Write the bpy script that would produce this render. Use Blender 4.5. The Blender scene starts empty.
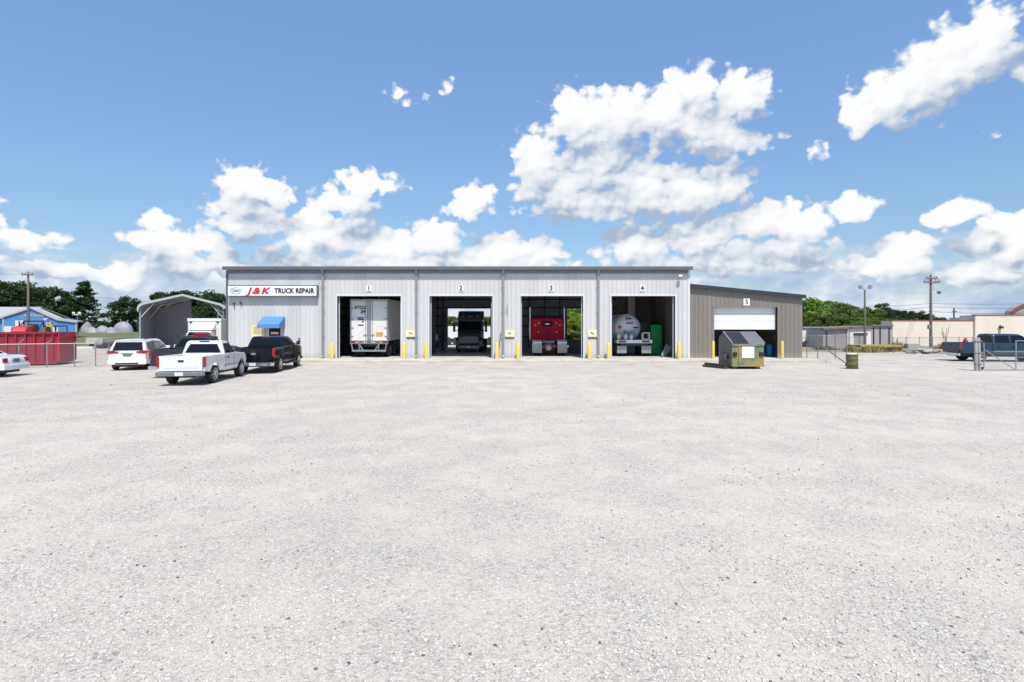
import bpy, bmesh, math, random
import numpy as np
from math import radians as R, sin, cos, pi, sqrt, tan, atan, atan2
from mathutils import Vector, Matrix
scene = bpy.context.scene
COL = scene.collection
rnd = random.Random(7)

# ---------------------------------------------------------------- helpers
class MB:
    """collects simple shapes and links them as ONE mesh object"""
    def __init__(s): s.v = []; s.f = []
    def add(s, vs, fs):
        n = len(s.v); s.v += [tuple(p) for p in vs]; s.f += [tuple(i + n for i in f) for f in fs]; return s
    def box(s, x0, x1, y0, y1, z0, z1):
        return s.add([(x0,y0,z0),(x1,y0,z0),(x1,y1,z0),(x0,y1,z0),(x0,y0,z1),(x1,y0,z1),(x1,y1,z1),(x0,y1,z1)],
                     [(3,2,1,0),(4,5,6,7),(0,1,5,4),(1,2,6,5),(2,3,7,6),(3,0,4,7)])
    def obox(s, c, size, rot):            # oriented box, rot = Matrix 3x3
        vs = []
        for dz in (-.5,.5):
            for dx, dy in ((-.5,-.5),(.5,-.5),(.5,.5),(-.5,.5)):
                vs.append(Vector(c) + rot @ Vector((dx*size[0], dy*size[1], dz*size[2])))
        return s.add(vs, [(3,2,1,0),(4,5,6,7),(0,1,5,4),(1,2,6,5),(2,3,7,6),(3,0,4,7)])
    def cyl(s, p0, p1, r0, r1=None, n=12, caps=True):
        r1 = r0 if r1 is None else r1
        p0 = Vector(p0); p1 = Vector(p1); d = (p1-p0).normalized()
        a = d.orthogonal().normalized(); b = d.cross(a)
        vs = [p0 + (a*cos(2*pi*i/n) + b*sin(2*pi*i/n))*r0 for i in range(n)] + [p1 + (a*cos(2*pi*i/n) + b*sin(2*pi*i/n))*r1 for i in range(n)]
        fs = [(i,(i+1)%n,n+(i+1)%n,n+i) for i in range(n)]
        if caps: fs += [tuple(range(n))[::-1], tuple(range(n,2*n))]
        return s.add(vs, fs)
    def tube(s, pts, r, n=6):
        for a, b in zip(pts[:-1], pts[1:]): s.cyl(a, b, r, n=n)
        return s
    def lathe(s, prof, c, axis='x', n=20):     # prof: (along, radius)
        vs = []; fs = []; m = len(prof)
        for i in range(n):
            t = 2*pi*i/n
            for (h, r) in prof:
                if axis == 'x': vs.append((c[0]+h, c[1]+r*cos(t), c[2]+r*sin(t)))
                elif axis == 'y': vs.append((c[0]+r*cos(t), c[1]+h, c[2]+r*sin(t)))
                else: vs.append((c[0]+r*cos(t), c[1]+r*sin(t), c[2]+h))
        for i in range(n):
            for j in range(m-1):
                a = i*m+j; b = ((i+1)%n)*m+j
                fs.append((a,b,b+1,a+1))
        fs.append(tuple(i*m for i in range(n))); fs.append(tuple(i*m+m-1 for i in range(n))[::-1])
        return s.add(vs, fs)
    def prism_y(s, pts, y0, y1):               # pts (x,z) extruded along y
        n = len(pts)
        vs = [(x,y0,z) for x,z in pts] + [(x,y1,z) for x,z in pts]
        return s.add(vs, [tuple(range(n)), tuple(range(n,2*n))[::-1]] + [(i,n+i,n+(i+1)%n,(i+1)%n) for i in range(n)])
    def prism_x(s, pts, x0, x1):               # pts (y,z) extruded along x; x0/x1 numbers or functions of (y,z)
        n = len(pts)
        f0 = x0 if callable(x0) else (lambda y,z: x0); f1 = x1 if callable(x1) else (lambda y,z: x1)
        vs = [(f0(y,z),y,z) for y,z in pts] + [(f1(y,z),y,z) for y,z in pts]
        return s.add(vs, [tuple(range(n)), tuple(range(n,2*n))[::-1]] + [(i,n+i,n+(i+1)%n,(i+1)%n) for i in range(n)])
    def prism_z(s, pts, z0, z1):
        n = len(pts)
        vs = [(x,y,z0) for x,y in pts] + [(x,y,z1) for x,y in pts]
        return s.add(vs, [tuple(range(n))[::-1], tuple(range(n,2*n))] + [(i,(i+1)%n,n+(i+1)%n,n+i) for i in range(n)])
    def ball(s, c, r, n=10, m=6, sc=(1,1,1)):
        vs = [(c[0], c[1], c[2]-r*sc[2])]
        for j in range(1, m):
            p = -pi/2 + pi*j/m
            for i in range(n):
                t = 2*pi*i/n; vs.append((c[0]+r*sc[0]*cos(p)*cos(t), c[1]+r*sc[1]*cos(p)*sin(t), c[2]+r*sc[2]*sin(p)))
        vs.append((c[0], c[1], c[2]+r*sc[2]))
        fs = [(0, 1+(i+1)%n, 1+i) for i in range(n)]
        for j in range(m-2):
            for i in range(n):
                a = 1+j*n+i; b = 1+j*n+(i+1)%n; fs.append((a,b,b+n,a+n))
        k = len(vs)-1; o = 1+(m-2)*n
        fs += [(o+i, o+(i+1)%n, k) for i in range(n)]
        return s.add(vs, fs)
    def build(s, name, mat, parent=None, bevel=0, smooth=False, loc=None, rotz=0, tri=True, seg=2):
        me = bpy.data.meshes.new(name); me.from_pydata(s.v, [], s.f)
        bm = bmesh.new(); bm.from_mesh(me)
        bmesh.ops.recalc_face_normals(bm, faces=bm.faces)
        bm.to_mesh(me); bm.free()
        o = bpy.data.objects.new(name, me); COL.objects.link(o)
        for m in (mat if isinstance(mat, (list, tuple)) else [mat]): me.materials.append(m)
        if parent: o.parent = parent
        if loc is not None: o.location = loc
        o.rotation_euler.z = rotz
        if bevel:
            md = o.modifiers.new('Bevel','BEVEL'); md.width = bevel; md.segments = seg; md.limit_method = 'ANGLE'; md.angle_limit = R(28)
            me.polygons.foreach_set('use_smooth', [True]*len(me.polygons)); md.harden_normals = True
        elif smooth:
            me.polygons.foreach_set('use_smooth', [True]*len(me.polygons))
            try: me.set_sharp_from_angle(angle=R(40))
            except Exception: pass
        return o

def tag(o, label=None, cat=None, group=None, kind=None):
    if label: o['label'] = label
    if cat: o['category'] = cat
    if group: o['group'] = group
    if kind: o['kind'] = kind
    return o
def thing(name, label, cat, loc=(0,0,0), rotz=0, group=None):
    o = bpy.data.objects.new(name, None); COL.objects.link(o)
    o.location = loc; o.rotation_euler.z = rotz
    return tag(o, label, cat, group)
def dup(o, loc=None, rotz=None, label=None, scale=None, parent=None):
    c = o.copy(); COL.objects.link(c)
    if parent: c.parent = parent
    for ch in list(o.children): dup(ch, parent=c)
    if loc is not None: c.location = loc
    if rotz is not None: c.rotation_euler.z = rotz
    if scale is not None: c.scale = scale
    if label: c['label'] = label
    return c
def text(body, size, mat, parent, loc, name='lettering', shear=0, ext=.006, off=0, sx=1, face='-y', align='CENTER', sp=1.0):
    cu = bpy.data.curves.new('t','FONT'); cu.body = body; cu.size = size; cu.extrude = ext; cu.offset = off
    cu.shear = shear; cu.align_x = align; cu.align_y = 'CENTER'; cu.space_character = sp; cu.resolution_u = 4
    t = bpy.data.objects.new('t', cu); COL.objects.link(t)
    me = bpy.data.meshes.new_from_object(t.evaluated_get(bpy.context.evaluated_depsgraph_get()))
    bpy.data.objects.remove(t); bpy.data.curves.remove(cu)
    me.transform(Matrix.Scale(sx, 4, (1,0,0)))
    me.transform(Matrix.Rotation(pi/2, 4, 'X'))
    me.materials.clear(); me.materials.append(mat); me.name = name
    o = bpy.data.objects.new(name, me); COL.objects.link(o); o.location = loc
    if parent: o.parent = parent
    return o
# photo geometry: focal length 560 px, eye 2.5 m up, horizon at row 324
F = 560.0; EYE = 2.5; HOR = 324.0
def gx(px, Y): return (px-512)/F*Y
def gz(py, Y): return EYE + (HOR-py)*Y/F

# ---------------------------------------------------------------- materials
def srgb(r, g, b):
    f = lambda c: (c/255/12.92) if c/255 <= .04045 else ((c/255+.055)/1.055)**2.4
    return (f(r), f(g), f(b))
def N(nt, t, **kw):
    n = nt.nodes.new(t)
    for k, v in kw.items():
        if k.startswith('i_'):
            n.inputs[int(k[2:]) if k[2:].isdigit() else k[2:].replace('_',' ')].default_value = v
        else: setattr(n, k, v)
    return n
def mat(name, col, rough=.6, metal=0, var=.12, scale=3.0, bump=0, bscale=60, coat=0, dirt=None, dirt_amt=.4, spec=.5, streak=False, dmin=.5, dmax=.72):
    m = bpy.data.materials.new(name); m.use_nodes = True; nt = m.node_tree
    b = nt.nodes['Principled BSDF']; L = nt.links.new
    b.inputs['Roughness'].default_value = rough; b.inputs['Metallic'].default_value = metal
    b.inputs['Coat Weight'].default_value = coat; b.inputs['Coat Roughness'].default_value = .06
    b.inputs['Specular IOR Level'].default_value = spec
    tc = N(nt, 'ShaderNodeTexCoord')
    nz = N(nt, 'ShaderNodeTexNoise'); nz.inputs['Scale'].default_value = scale; nz.inputs['Detail'].default_value = 7; nz.inputs['Roughness'].default_value = .65
    src = tc.outputs['Object']
    if streak:
        mp = N(nt, 'ShaderNodeMapping'); mp.inputs['Scale'].default_value = (1,1,.12); L(src, mp.inputs[0]); src = mp.outputs[0]
    L(src, nz.inputs['Vector'])
    mx = N(nt, 'ShaderNodeMix', data_type='RGBA')
    c = Vector(col)
    mx.inputs['A'].default_value = (*(c*(1-var*1.6)), 1); mx.inputs['B'].default_value = (*[min(.9, x*(1+var*1.6)) for x in c], 1)
    L(nz.outputs['Fac'], mx.inputs['Factor']); out = mx.outputs['Result']
    if dirt is not None:
        n2 = N(nt, 'ShaderNodeTexNoise'); n2.inputs['Scale'].default_value = scale*.6; n2.inputs['Detail'].default_value = 9; n2.inputs['Roughness'].default_value = .7
        L(src, n2.inputs['Vector'])
        mr = N(nt, 'ShaderNodeMapRange'); mr.inputs['From Min'].default_value = dmin; mr.inputs['From Max'].default_value = dmax; mr.inputs['To Max'].default_value = dirt_amt
        L(n2.outputs['Fac'], mr.inputs['Value'])
        m2 = N(nt, 'ShaderNodeMix', data_type='RGBA'); L(mr.outputs[0], m2.inputs['Factor']); L(out, m2.inputs['A']); m2.inputs['B'].default_value = (*dirt,1)
        out = m2.outputs['Result']
    L(out, b.inputs['Base Color'])
    mr2 = N(nt, 'ShaderNodeMapRange'); mr2.inputs['To Min'].default_value = max(.02, rough-.08); mr2.inputs['To Max'].default_value = min(1, rough+.08)
    L(nz.outputs['Fac'], mr2.inputs['Value']); L(mr2.outputs[0], b.inputs['Roughness'])
    if bump:
        n3 = N(nt, 'ShaderNodeTexNoise'); n3.inputs['Scale'].default_value = bscale; n3.inputs['Detail'].default_value = 4; L(tc.outputs['Object'], n3.inputs['Vector'])
        bp = N(nt, 'ShaderNodeBump'); bp.inputs['Strength'].default_value = bump; bp.inputs['Distance'].default_value = .02
        L(n3.outputs['Fac'], bp.inputs['Height']); L(bp.outputs[0], b.inputs['Normal'])
    return m
def emit(name, col, s):
    m = bpy.data.materials.new(name); m.use_nodes = True
    b = m.node_tree.nodes['Principled BSDF']; b.inputs['Base Color'].default_value = (*col,1)
    b.inputs['Emission Color'].default_value = (*col,1); b.inputs['Emission Strength'].default_value = s
    return m
def panel_mat(name, col, pitch=.9144, var=.07, dirt=(.25,.23,.2), rough=.5):
    """painted sheet metal: every sheet a slightly different tone, faint vertical run-off streaks"""
    m = mat(name, col, rough, 0, .05, 1.2, dirt=dirt, dirt_amt=.10, streak=True)
    nt = m.node_tree; L = nt.links.new; b = nt.nodes['Principled BSDF']
    old = b.inputs['Base Color'].links[0].from_socket
    tc = N(nt,'ShaderNodeTexCoord'); sp = N(nt,'ShaderNodeSeparateXYZ'); L(tc.outputs['Object'], sp.inputs[0])
    dv = N(nt,'ShaderNodeMath', operation='DIVIDE'); L(sp.outputs['X'], dv.inputs[0]); dv.inputs[1].default_value = pitch
    fl = N(nt,'ShaderNodeMath', operation='FLOOR'); L(dv.outputs[0], fl.inputs[0])
    wn = N(nt,'ShaderNodeTexWhiteNoise', noise_dimensions='1D'); L(fl.outputs[0], wn.inputs['W'])
    mr = N(nt,'ShaderNodeMapRange'); mr.inputs['To Min'].default_value = 1-var; mr.inputs['To Max'].default_value = 1+var*.6; L(wn.outputs['Value'], mr.inputs['Value'])
    vm = N(nt,'ShaderNodeVectorMath', operation='SCALE'); L(old, vm.inputs[0]); L(mr.outputs[0], vm.inputs['Scale'])
    # mud splashed up the foot of the wall
    zz = N(nt,'ShaderNodeMapRange'); L(sp.outputs['Z'], zz.inputs['Value']); zz.inputs['From Min'].default_value = .75; zz.inputs['From Max'].default_value = .1; zz.inputs['To Max'].default_value = 1
    n4 = N(nt,'ShaderNodeTexNoise'); n4.inputs['Scale'].default_value = 2.6; n4.inputs['Detail'].default_value = 8; n4.inputs['Roughness'].default_value = .7; L(tc.outputs['Object'], n4.inputs['Vector'])
    ml = N(nt,'ShaderNodeMath', operation='MULTIPLY'); L(zz.outputs[0], ml.inputs[0]); L(n4.outputs['Fac'], ml.inputs[1])
    mr4 = N(nt,'ShaderNodeMapRange'); L(ml.outputs[0], mr4.inputs['Value']); mr4.inputs['From Min'].default_value = .12; mr4.inputs['From Max'].default_value = .55; mr4.inputs['To Max'].default_value = .65
    m4 = N(nt,'ShaderNodeMix', data_type='RGBA'); L(mr4.outputs[0], m4.inputs['Factor']); L(vm.outputs[0], m4.inputs['A']); m4.inputs['B'].default_value = (.33,.28,.21,1)
    L(m4.outputs['Result'], b.inputs['Base Color'])
    return m

M = {}
M['shop'] = panel_mat('shop_sheet', (.545,.54,.53))
M['taupe'] = panel_mat('taupe_sheet', (.205,.182,.158), var=.06)
M['trimgrey'] = mat('trim_grey', (.12,.13,.145), .45, .2, .1, 2)
M['downspout'] = mat('downspout_grey', (.25,.26,.275), .45, .2, .1, 2)
M['jamb'] = mat('jamb_white', (.6,.61,.62), .5, 0, .06, 3)
M['roof'] = mat('roof_metal', (.42,.44,.45), .4, .4, .1, 1)
M['inner'] = mat('interior_liner', (.46,.48,.56), .7, 0, .2, 1.2)
M['steel_dark'] = mat('dark_steel', (.04,.043,.055), .5, .3, .2, 4)
M['brownpanel'] = mat('interior_brown', (.16,.14,.125), .7, 0, .2, 1.5)
M['concrete'] = mat('concrete', (.48,.455,.41), .85, 0, .18, 1.1, bump=.25, bscale=40, dirt=(.2,.18,.15), dirt_amt=.5)
M['yellow'] = mat('safety_yellow', (.70,.53,.09), .45, 0, .12, 5, dirt=(.16,.13,.08), dirt_amt=.55)
M['yellow_old'] = mat('faded_yellow', (.33,.24,.045), .8, 0, .35, 4, dirt=(.1,.08,.05), dirt_amt=.9)
M['white'] = mat('white_paint', (.72,.72,.72), .35, 0, .05, 3, coat=.3)
M['white_dirty'] = mat('white_dirty', (.68,.665,.62), .5, 0, .08, 2, dirt=(.3,.27,.22), dirt_amt=.35)
M['sign_white'] = mat('sign_face', (.78,.78,.78), .35, 0, .03, 2)
M['sign_red'] = mat('sign_red', (.55,.015,.03), .4, 0, .05, 2)
M['black'] = mat('black_plastic', (.018,.018,.02), .5, 0, .2, 6)
M['rubber'] = mat('tyre_rubber', (.022,.022,.023), .85, 0, .3, 12, dirt=(.22,.2,.18), dirt_amt=.45)
M['glass'] = mat('tinted_glass', (.008,.010,.016), .08, 0, .1, 2, spec=.16)
M['chrome'] = mat('chrome', (.68,.69,.7), .14, 1, .08, 5)
M['alloy'] = mat('wheel_alloy', (.48,.48,.5), .32, .85, .1, 8)
M['redlight'] = mat('red_lens', (.32,.012,.018), .25, 0, .15, 8, coat=.3, spec=.3)
M['amber'] = mat('amber_lens', (.6,.2,.02), .2, 0, .1, 8, coat=.5)
M['clearlens'] = mat('clear_lens', (.75,.76,.78), .1, 0, .05, 8, coat=.8)
M['plate'] = mat('plate_white', (.62,.64,.66), .4, 0, .15, 20)
M['plate_dark'] = mat('plate_teal', (.10,.17,.19), .4, 0, .15, 20)
M['p_white'] = mat('car_white', (.74,.745,.75), .22, 0, .02, 1.5, coat=1, dirt=(.42,.39,.35), dirt_amt=.18)
M['p_white2'] = mat('old_truck_white', (.70,.70,.69), .3, 0, .04, 1.5, coat=.7, dirt=(.36,.33,.29), dirt_amt=.25)
M['p_black'] = mat('truck_black', (.004,.005,.010), .14, 0, .1, 1.5, coat=.35, dirt=(.05,.045,.04), dirt_amt=.08, spec=.25)
M['p_char'] = mat('truck_charcoal', (.022,.024,.03), .3, 0, .1, 1.5, coat=.4, dirt=(.12,.11,.1), dirt_amt=.15, spec=.3)
M['p_navy'] = mat('truck_navy', (.012,.036,.068), .28, 0, .1, 1.5, coat=.4, dirt=(.1,.1,.1), dirt_amt=.1, spec=.3)
M['p_red'] = mat('semi_red', (.62,.008,.045), .5, 0, .08, 1.5, coat=.0, spec=.2)
M['p_semi'] = mat('semi_black', (.062,.066,.08), .3, 0, .15, 2, coat=.6)
M['red_bin'] = mat('bin_red', (.27,.012,.028), .5, 0, .15, 1.5, dirt=(.1,.02,.02), dirt_amt=.5, streak=True)
M['red_bin2'] = mat('bin_red_bright', (.46,.016,.032), .5, 0, .12, 1.5, dirt=(.2,.02,.02), dirt_amt=.4, streak=True)
M['blue_bld'] = panel_mat('blue_sheet', (.085,.25,.54), var=.04)
M['blue_awn'] = mat('blue_awning', (.075,.23,.46), .75, 0, .08, 4, bump=.1, bscale=90)
M['roof_pale'] = mat('pale_roof', (.36,.37,.37), .6, 0, .1, 1)
M['cream'] = mat('cream_stucco', (.70,.635,.53), .85, 0, .06, .8, bump=.15, bscale=30, dirt=(.4,.33,.26), dirt_amt=.25, streak=True)
M['brick_trim'] = mat('russet_trim', (.24,.085,.06), .7, 0, .15, 3)
M['galv'] = mat('galvanised', (.33,.345,.36), .45, .6, .15, 6)
M['galv_dark'] = mat('galvanised_old', (.21,.215,.22), .55, .4, .2, 6)
M['mauve'] = mat('mauve_panel', (.33,.31,.305), .7, 0, .1, 1.4, dirt=(.15,.13,.12), dirt_amt=.3, streak=True)
M['carport'] = mat('carport_sheet', (.30,.30,.34), .45, .3, .1, 1.5, streak=True)
M['carport_trim'] = mat('carport_trim', (.45,.455,.46), .4, .1, .06, 3)
M['wood'] = mat('pole_wood', (.15,.125,.105), .9, 0, .3, 4, bump=.4, bscale=25, streak=True)
M['wood_grey'] = mat('weathered_wood', (.33,.31,.30), .9, 0, .3, 6, bump=.5, bscale=25, dirt=(.14,.12,.11), dirt_amt=.6, streak=True)
M['wood_dark'] = mat('old_timber', (.055,.04,.032), .9, 0, .35, 6, bump=.4, bscale=25)
M['olive'] = mat('olive_drum', (.115,.10,.035), .6, 0, .2, 4, dirt=(.16,.06,.02), dirt_amt=.7)
M['bin_green'] = mat('bin_green', (.115,.165,.115), .6, 0, .25, 1.8, dirt=(.30,.23,.06), dirt_amt=.95, dmin=.44, dmax=.56)
M['bin_grey'] = mat('bin_side_green', (.135,.135,.11), .6, 0, .15, 2.5, dirt=(.14,.10,.05), dirt_amt=.4)
M['lid'] = mat('bin_lid', (.21,.21,.235), .55, 0, .15, 5)
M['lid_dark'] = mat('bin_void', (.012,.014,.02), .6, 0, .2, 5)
M['drum_blue'] = mat('drum_blue', (.02,.14,.42), .35, 0, .08, 4)
M['cab_green'] = mat('cabinet_green', (.008,.30,.075), .4, 0, .08, 3)
M['orange'] = mat('orange_decal', (.75,.26,.02), .4, 0, .1, 20)
M['ink'] = mat('black_ink', (.02,.02,.025), .6, 0, .1, 10)
M['cream_sign'] = mat('cream_sign', (.76,.68,.44), .5, 0, .05, 5)
M['yellow_sign'] = mat('yellow_sign', (.50,.43,.16), .5, 0, .08, 8)
M['tarp'] = mat('white_tarp', (.26,.27,.30), .6, 0, .2, 1.5, bump=.6, bscale=5)
M['tank'] = mat('tank_aluminium', (.66,.67,.68), .38, .15, .08, 2, dirt=(.3,.28,.26), dirt_amt=.3)
M['flap'] = mat('mud_flap', (.42,.40,.36), .8, 0, .1, 4, dirt=(.2,.18,.15), dirt_amt=.5)
M['neon'] = emit('neon_letters', (.85,.5,.45), .55)
M['bark'] = mat('bark', (.075,.058,.045), .95, 0, .3, 3, bump=.5, bscale=12)
# ---------------------------------------------------------------- camera, light, sky
cam = bpy.data.cameras.new('camera'); cam.lens = F/1024*36; cam.sensor_width = 36; cam.clip_end = 6000; cam.clip_start = .05
cam.shift_y = -17/1024
co = bpy.data.objects.new('camera', cam); COL.objects.link(co); co.location = (0,0,EYE); co.rotation_euler = (pi/2,0,0)
scene.camera = co
SUN_EL, SUN_AZ = R(60), R(168)     # azimuth clockwise from +Y: behind the camera, a little to its right
sd = Vector((sin(SUN_AZ)*cos(SUN_EL), cos(SUN_AZ)*cos(SUN_EL), sin(SUN_EL)))
sl = bpy.data.lights.new('sun','SUN'); sl.energy = 4.3; sl.angle = R(.55); sl.color = (1,.94,.85)
so = bpy.data.objects.new('sun', sl); COL.objects.link(so); so.rotation_euler = sd.to_track_quat('Z','Y').to_euler(); so.location = (20,-30,60)
scene.view_settings.view_transform = 'Standard'; scene.view_settings.look = 'None'; scene.view_settings.exposure = .31; scene.view_settings.gamma = 1
scene.cycles.use_denoising = True
scene.cycles.max_bounces = 8; scene.cycles.transparent_max_bounces = 12
scene.cycles.sample_clamp_indirect = 6

def build_world():
    w = bpy.data.worlds.new('World'); scene.world = w; w.use_nodes = True
    nt = w.node_tree; L = nt.links.new; nt.nodes.clear()
    # cloud field as a node group: distance to the nearest puff, in units of that puff
    puffs = [  # column, row, half width, half height, weight of the cloud (big ones dense, small ones thin)
     (580,118,34,26),(618,116,40,26),(662,112,40,26),(698,86,24,20),(700,122,48,22),(742,93,28,22),(726,140,46,14),(600,140,44,14),(676,78,14,12),
     (538,162,26,30),(556,188,44,26),(600,168,42,28),(642,186,46,26),(690,190,44,24),(724,180,28,22),(600,204,80,15),(660,204,70,14),(655,150,10,14),
     (640,246,46,24),(700,236,50,24),(755,222,40,22),(795,226,36,20),(776,250,60,20),(850,207,28,13),(830,222,18,9),(905,250,36,18),
     (862,114,26,20),(888,98,36,28),(918,82,42,30),(950,64,46,34),(982,44,42,34),(1000,26,26,20),(940,116,14,9),(854,78,8,7),(1024,74,14,18),(988,130,10,7),(815,151,11,8),
     (950,216,34,15),(982,212,16,12),(1012,226,30,15),(1020,250,40,18),(978,246,26,14),
     (243,182,30,18),(262,192,34,12),(240,208,40,10),(368,184,34,12),(346,204,34,16),(330,236,50,20),(300,242,30,18),(388,246,50,18),
     (476,198,22,16),(466,212,22,10),(436,238,32,18),(500,250,40,18),(542,250,22,16),
     (150,222,20,14),(168,242,40,18),(206,240,24,14),(126,274,30,14),(22,236,34,14),(0,214,14,10),(60,238,20,8),
     (270,226,34,15),(312,218,18,12),(234,226,24,15),(400,264,150,13),(210,264,70,13),(60,268,70,10),(490,264,80,12),(720,264,110,12),(890,268,60,11),(985,274,60,11),
     (410,97,20,7),(398,92,10,4),(445,85,7,6)]
    g = bpy.data.node_groups.new('cloud_field','ShaderNodeTree')
    g.interface.new_socket('P', in_out='INPUT', socket_type='NodeSocketVector')
    g.interface.new_socket('Field', in_out='OUTPUT', socket_type='NodeSocketFloat')
    gi = g.nodes.new('NodeGroupInput'); go = g.nodes.new('NodeGroupOutput'); GL = g.links.new
    prev = None
    for (px,py,rx,ry) in puffs:
        az = atan((px-512)/F); el = atan((HOR-py)/F*cos(az)); ca = cos(az)
        a = N(g,'ShaderNodeVectorMath', operation='MULTIPLY_ADD')       # (P - c) / r
        k = (F/(rx*1.18*ca*ca), F/(ry*1.18*ca), 0)
        a.inputs[1].default_value = k; a.inputs[2].default_value = (-az*k[0], -el*k[1], 0)
        GL(gi.outputs[0], a.inputs[0])
        ln = N(g,'ShaderNodeVectorMath', operation='LENGTH'); GL(a.outputs[0], ln.inputs[0])
        # small puffs fade before large ones
        out = ln.outputs['Value']
        if rx < 25:
            ad = N(g,'ShaderNodeMath', operation='ADD'); ad.inputs[1].default_value = (.30 if ry > 9 else .0)*(25-rx)/18; GL(out, ad.inputs[0]); out = ad.outputs[0]
        if ry <= 9:                      # thin wisps never turn solid
            mxn = N(g,'ShaderNodeMath', operation='MAXIMUM'); mxn.inputs[1].default_value = .90; GL(out, mxn.inputs[0]); out = mxn.outputs[0]
        if prev is None: prev = out
        else:
            mn = N(g,'ShaderNodeMath', operation='SMOOTH_MIN'); mn.inputs[2].default_value = .25
            GL(prev, mn.inputs[0]); GL(out, mn.inputs[1]); prev = mn.outputs[0]
    GL(prev, go.inputs[0])
    tc = N(nt,'ShaderNodeTexCoord'); sx = N(nt,'ShaderNodeSeparateXYZ'); L(tc.outputs['Generated'], sx.inputs[0])
    def m(op, a, b=None, c=None, clamp=False):
        n = N(nt,'ShaderNodeMath', operation=op, use_clamp=clamp)
        for i, v in enumerate((a,b,c)):
            if v is None: continue
            if isinstance(v,(int,float)): n.inputs[i].default_value = v
            else: L(v, n.inputs[i])
        return n.outputs[0]
    az = m('ARCTAN2', sx.outputs['X'], sx.outputs['Y']); el = m('ARCSINE', sx.outputs['Z'])
    cb = N(nt,'ShaderNodeCombineXYZ'); L(az, cb.inputs[0]); L(el, cb.inputs[1]); P = cb.outputs[0]
    def noise(vec, sc, det=6, ro=.55, off=(0,0,0)):
        mp = N(nt,'ShaderNodeMapping'); mp.inputs['Location'].default_value = off; mp.inputs['Scale'].default_value = (sc, sc*1.25, 1); L(vec, mp.inputs[0])
        n = N(nt,'ShaderNodeTexNoise', noise_dimensions='3D'); n.inputs['Scale'].default_value = 1; n.inputs['Detail'].default_value = det; n.inputs['Roughness'].default_value = ro
        L(mp.outputs[0], n.inputs['Vector']); return n
    wz = noise(P, 24, 4, .55)
    ws = N(nt,'ShaderNodeVectorMath', operation='MULTIPLY_ADD'); L(wz.outputs['Color'], ws.inputs[0]); ws.inputs[1].default_value = (.050,.042,0); ws.inputs[2].default_value = (-.025,-.021,0)
    Pw = N(nt,'ShaderNodeVectorMath', operation='ADD'); L(P, Pw.inputs[0]); L(ws.outputs[0], Pw.inputs[1])
    def field(vec):
        n = nt.nodes.new('ShaderNodeGroup'); n.node_tree = g; L(vec, n.inputs[0]); return n.outputs[0]
    d0 = field(Pw.outputs[0])
    half = N(nt,'ShaderNodeVectorMath', operation='MULTIPLY_ADD'); L(ws.outputs[0], half.inputs[0]); half.inputs[1].default_value = (.45,.45,0); L(P, half.inputs[2])
    s0 = field(half.outputs[0])
    # the same field a little way towards the light: what lies there shades this spot
    of = N(nt,'ShaderNodeVectorMath', operation='ADD'); L(half.outputs[0], of.inputs[0]); of.inputs[1].default_value = (-.016,.050,0)
    d1 = field(of.outputs[0])
    # billows
    fb = noise(P, 42, 7, .60, (3,1,0)).outputs['Fac']
    mpv = N(nt,'ShaderNodeMapping'); mpv.inputs['Scale'].default_value = (34,42,1); L(half.outputs[0], mpv.inputs[0])
    vo = N(nt,'ShaderNodeTexVoronoi', feature='SMOOTH_F1', voronoi_dimensions='2D'); vo.inputs['Scale'].default_value = 1; vo.inputs['Smoothness'].default_value = .45
    vo.inputs['Detail'].default_value = 2.2; vo.inputs['Roughness'].default_value = .42; L(mpv.outputs[0], vo.inputs['Vector'])
    of2 = N(nt,'ShaderNodeVectorMath', operation='ADD'); L(mpv.outputs[0], of2.inputs[0]); of2.inputs[1].default_value = (-.16,.34,0)
    v2 = N(nt,'ShaderNodeTexVoronoi', feature='SMOOTH_F1', voronoi_dimensions='2D')
    for i in ('Scale','Smoothness','Detail','Roughness'): v2.inputs[i].default_value = vo.inputs[i].default_value
    L(of2.outputs[0], v2.inputs['Vector'])
    bil = m('SUBTRACT', v2.outputs['Distance'], vo.outputs['Distance'])
    # density
    e0 = m('ADD', m('SUBTRACT', 1.10, d0), m('MULTIPLY', m('SUBTRACT', fb, .5), .55))
    e0 = m('ADD', e0, m('MULTIPLY', m('SUBTRACT', .45, vo.outputs['Distance']), .62))
    dens = N(nt,'ShaderNodeMapRange', interpolation_type='SMOOTHSTEP'); L(e0, dens.inputs['Value']); dens.inputs['From Min'].default_value = 0; dens.inputs['From Max'].default_value = .32
    # horizon bank: broken, pale, growing towards the horizon
    mpb = N(nt,'ShaderNodeMapping'); mpb.inputs['Scale'].default_value = (7,20,1); mpb.inputs['Location'].default_value = (5.2,1.4,0); L(P, mpb.inputs[0])
    nb = N(nt,'ShaderNodeTexNoise'); nb.inputs['Scale'].default_value = 1; nb.inputs['Detail'].default_value = 8; nb.inputs['Roughness'].default_value = .62; nb.inputs['Distortion'].default_value = .5; L(mpb.outputs[0], nb.inputs['Vector'])
    hb = N(nt,'ShaderNodeMapRange'); L(el, hb.inputs['Value']); hb.inputs['From Min'].default_value = .205; hb.inputs['From Max'].default_value = .07; hb.inputs['To Min'].default_value = -.40; hb.inputs['To Max'].default_value = .13
    bank = N(nt,'ShaderNodeMapRange', interpolation_type='SMOOTHSTEP'); L(m('ADD', nb.outputs['Fac'], hb.outputs[0]), bank.inputs['Value']); bank.inputs['From Min'].default_value = .42; bank.inputs['From Max'].default_value = .64; bank.inputs['To Max'].default_value = .97
    # shading
    sh = m('SUBTRACT', s0, d1)                       # >0 : more cloud towards the light
    lit = m('ADD', m('MULTIPLY', sh, -.85), .43)
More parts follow.
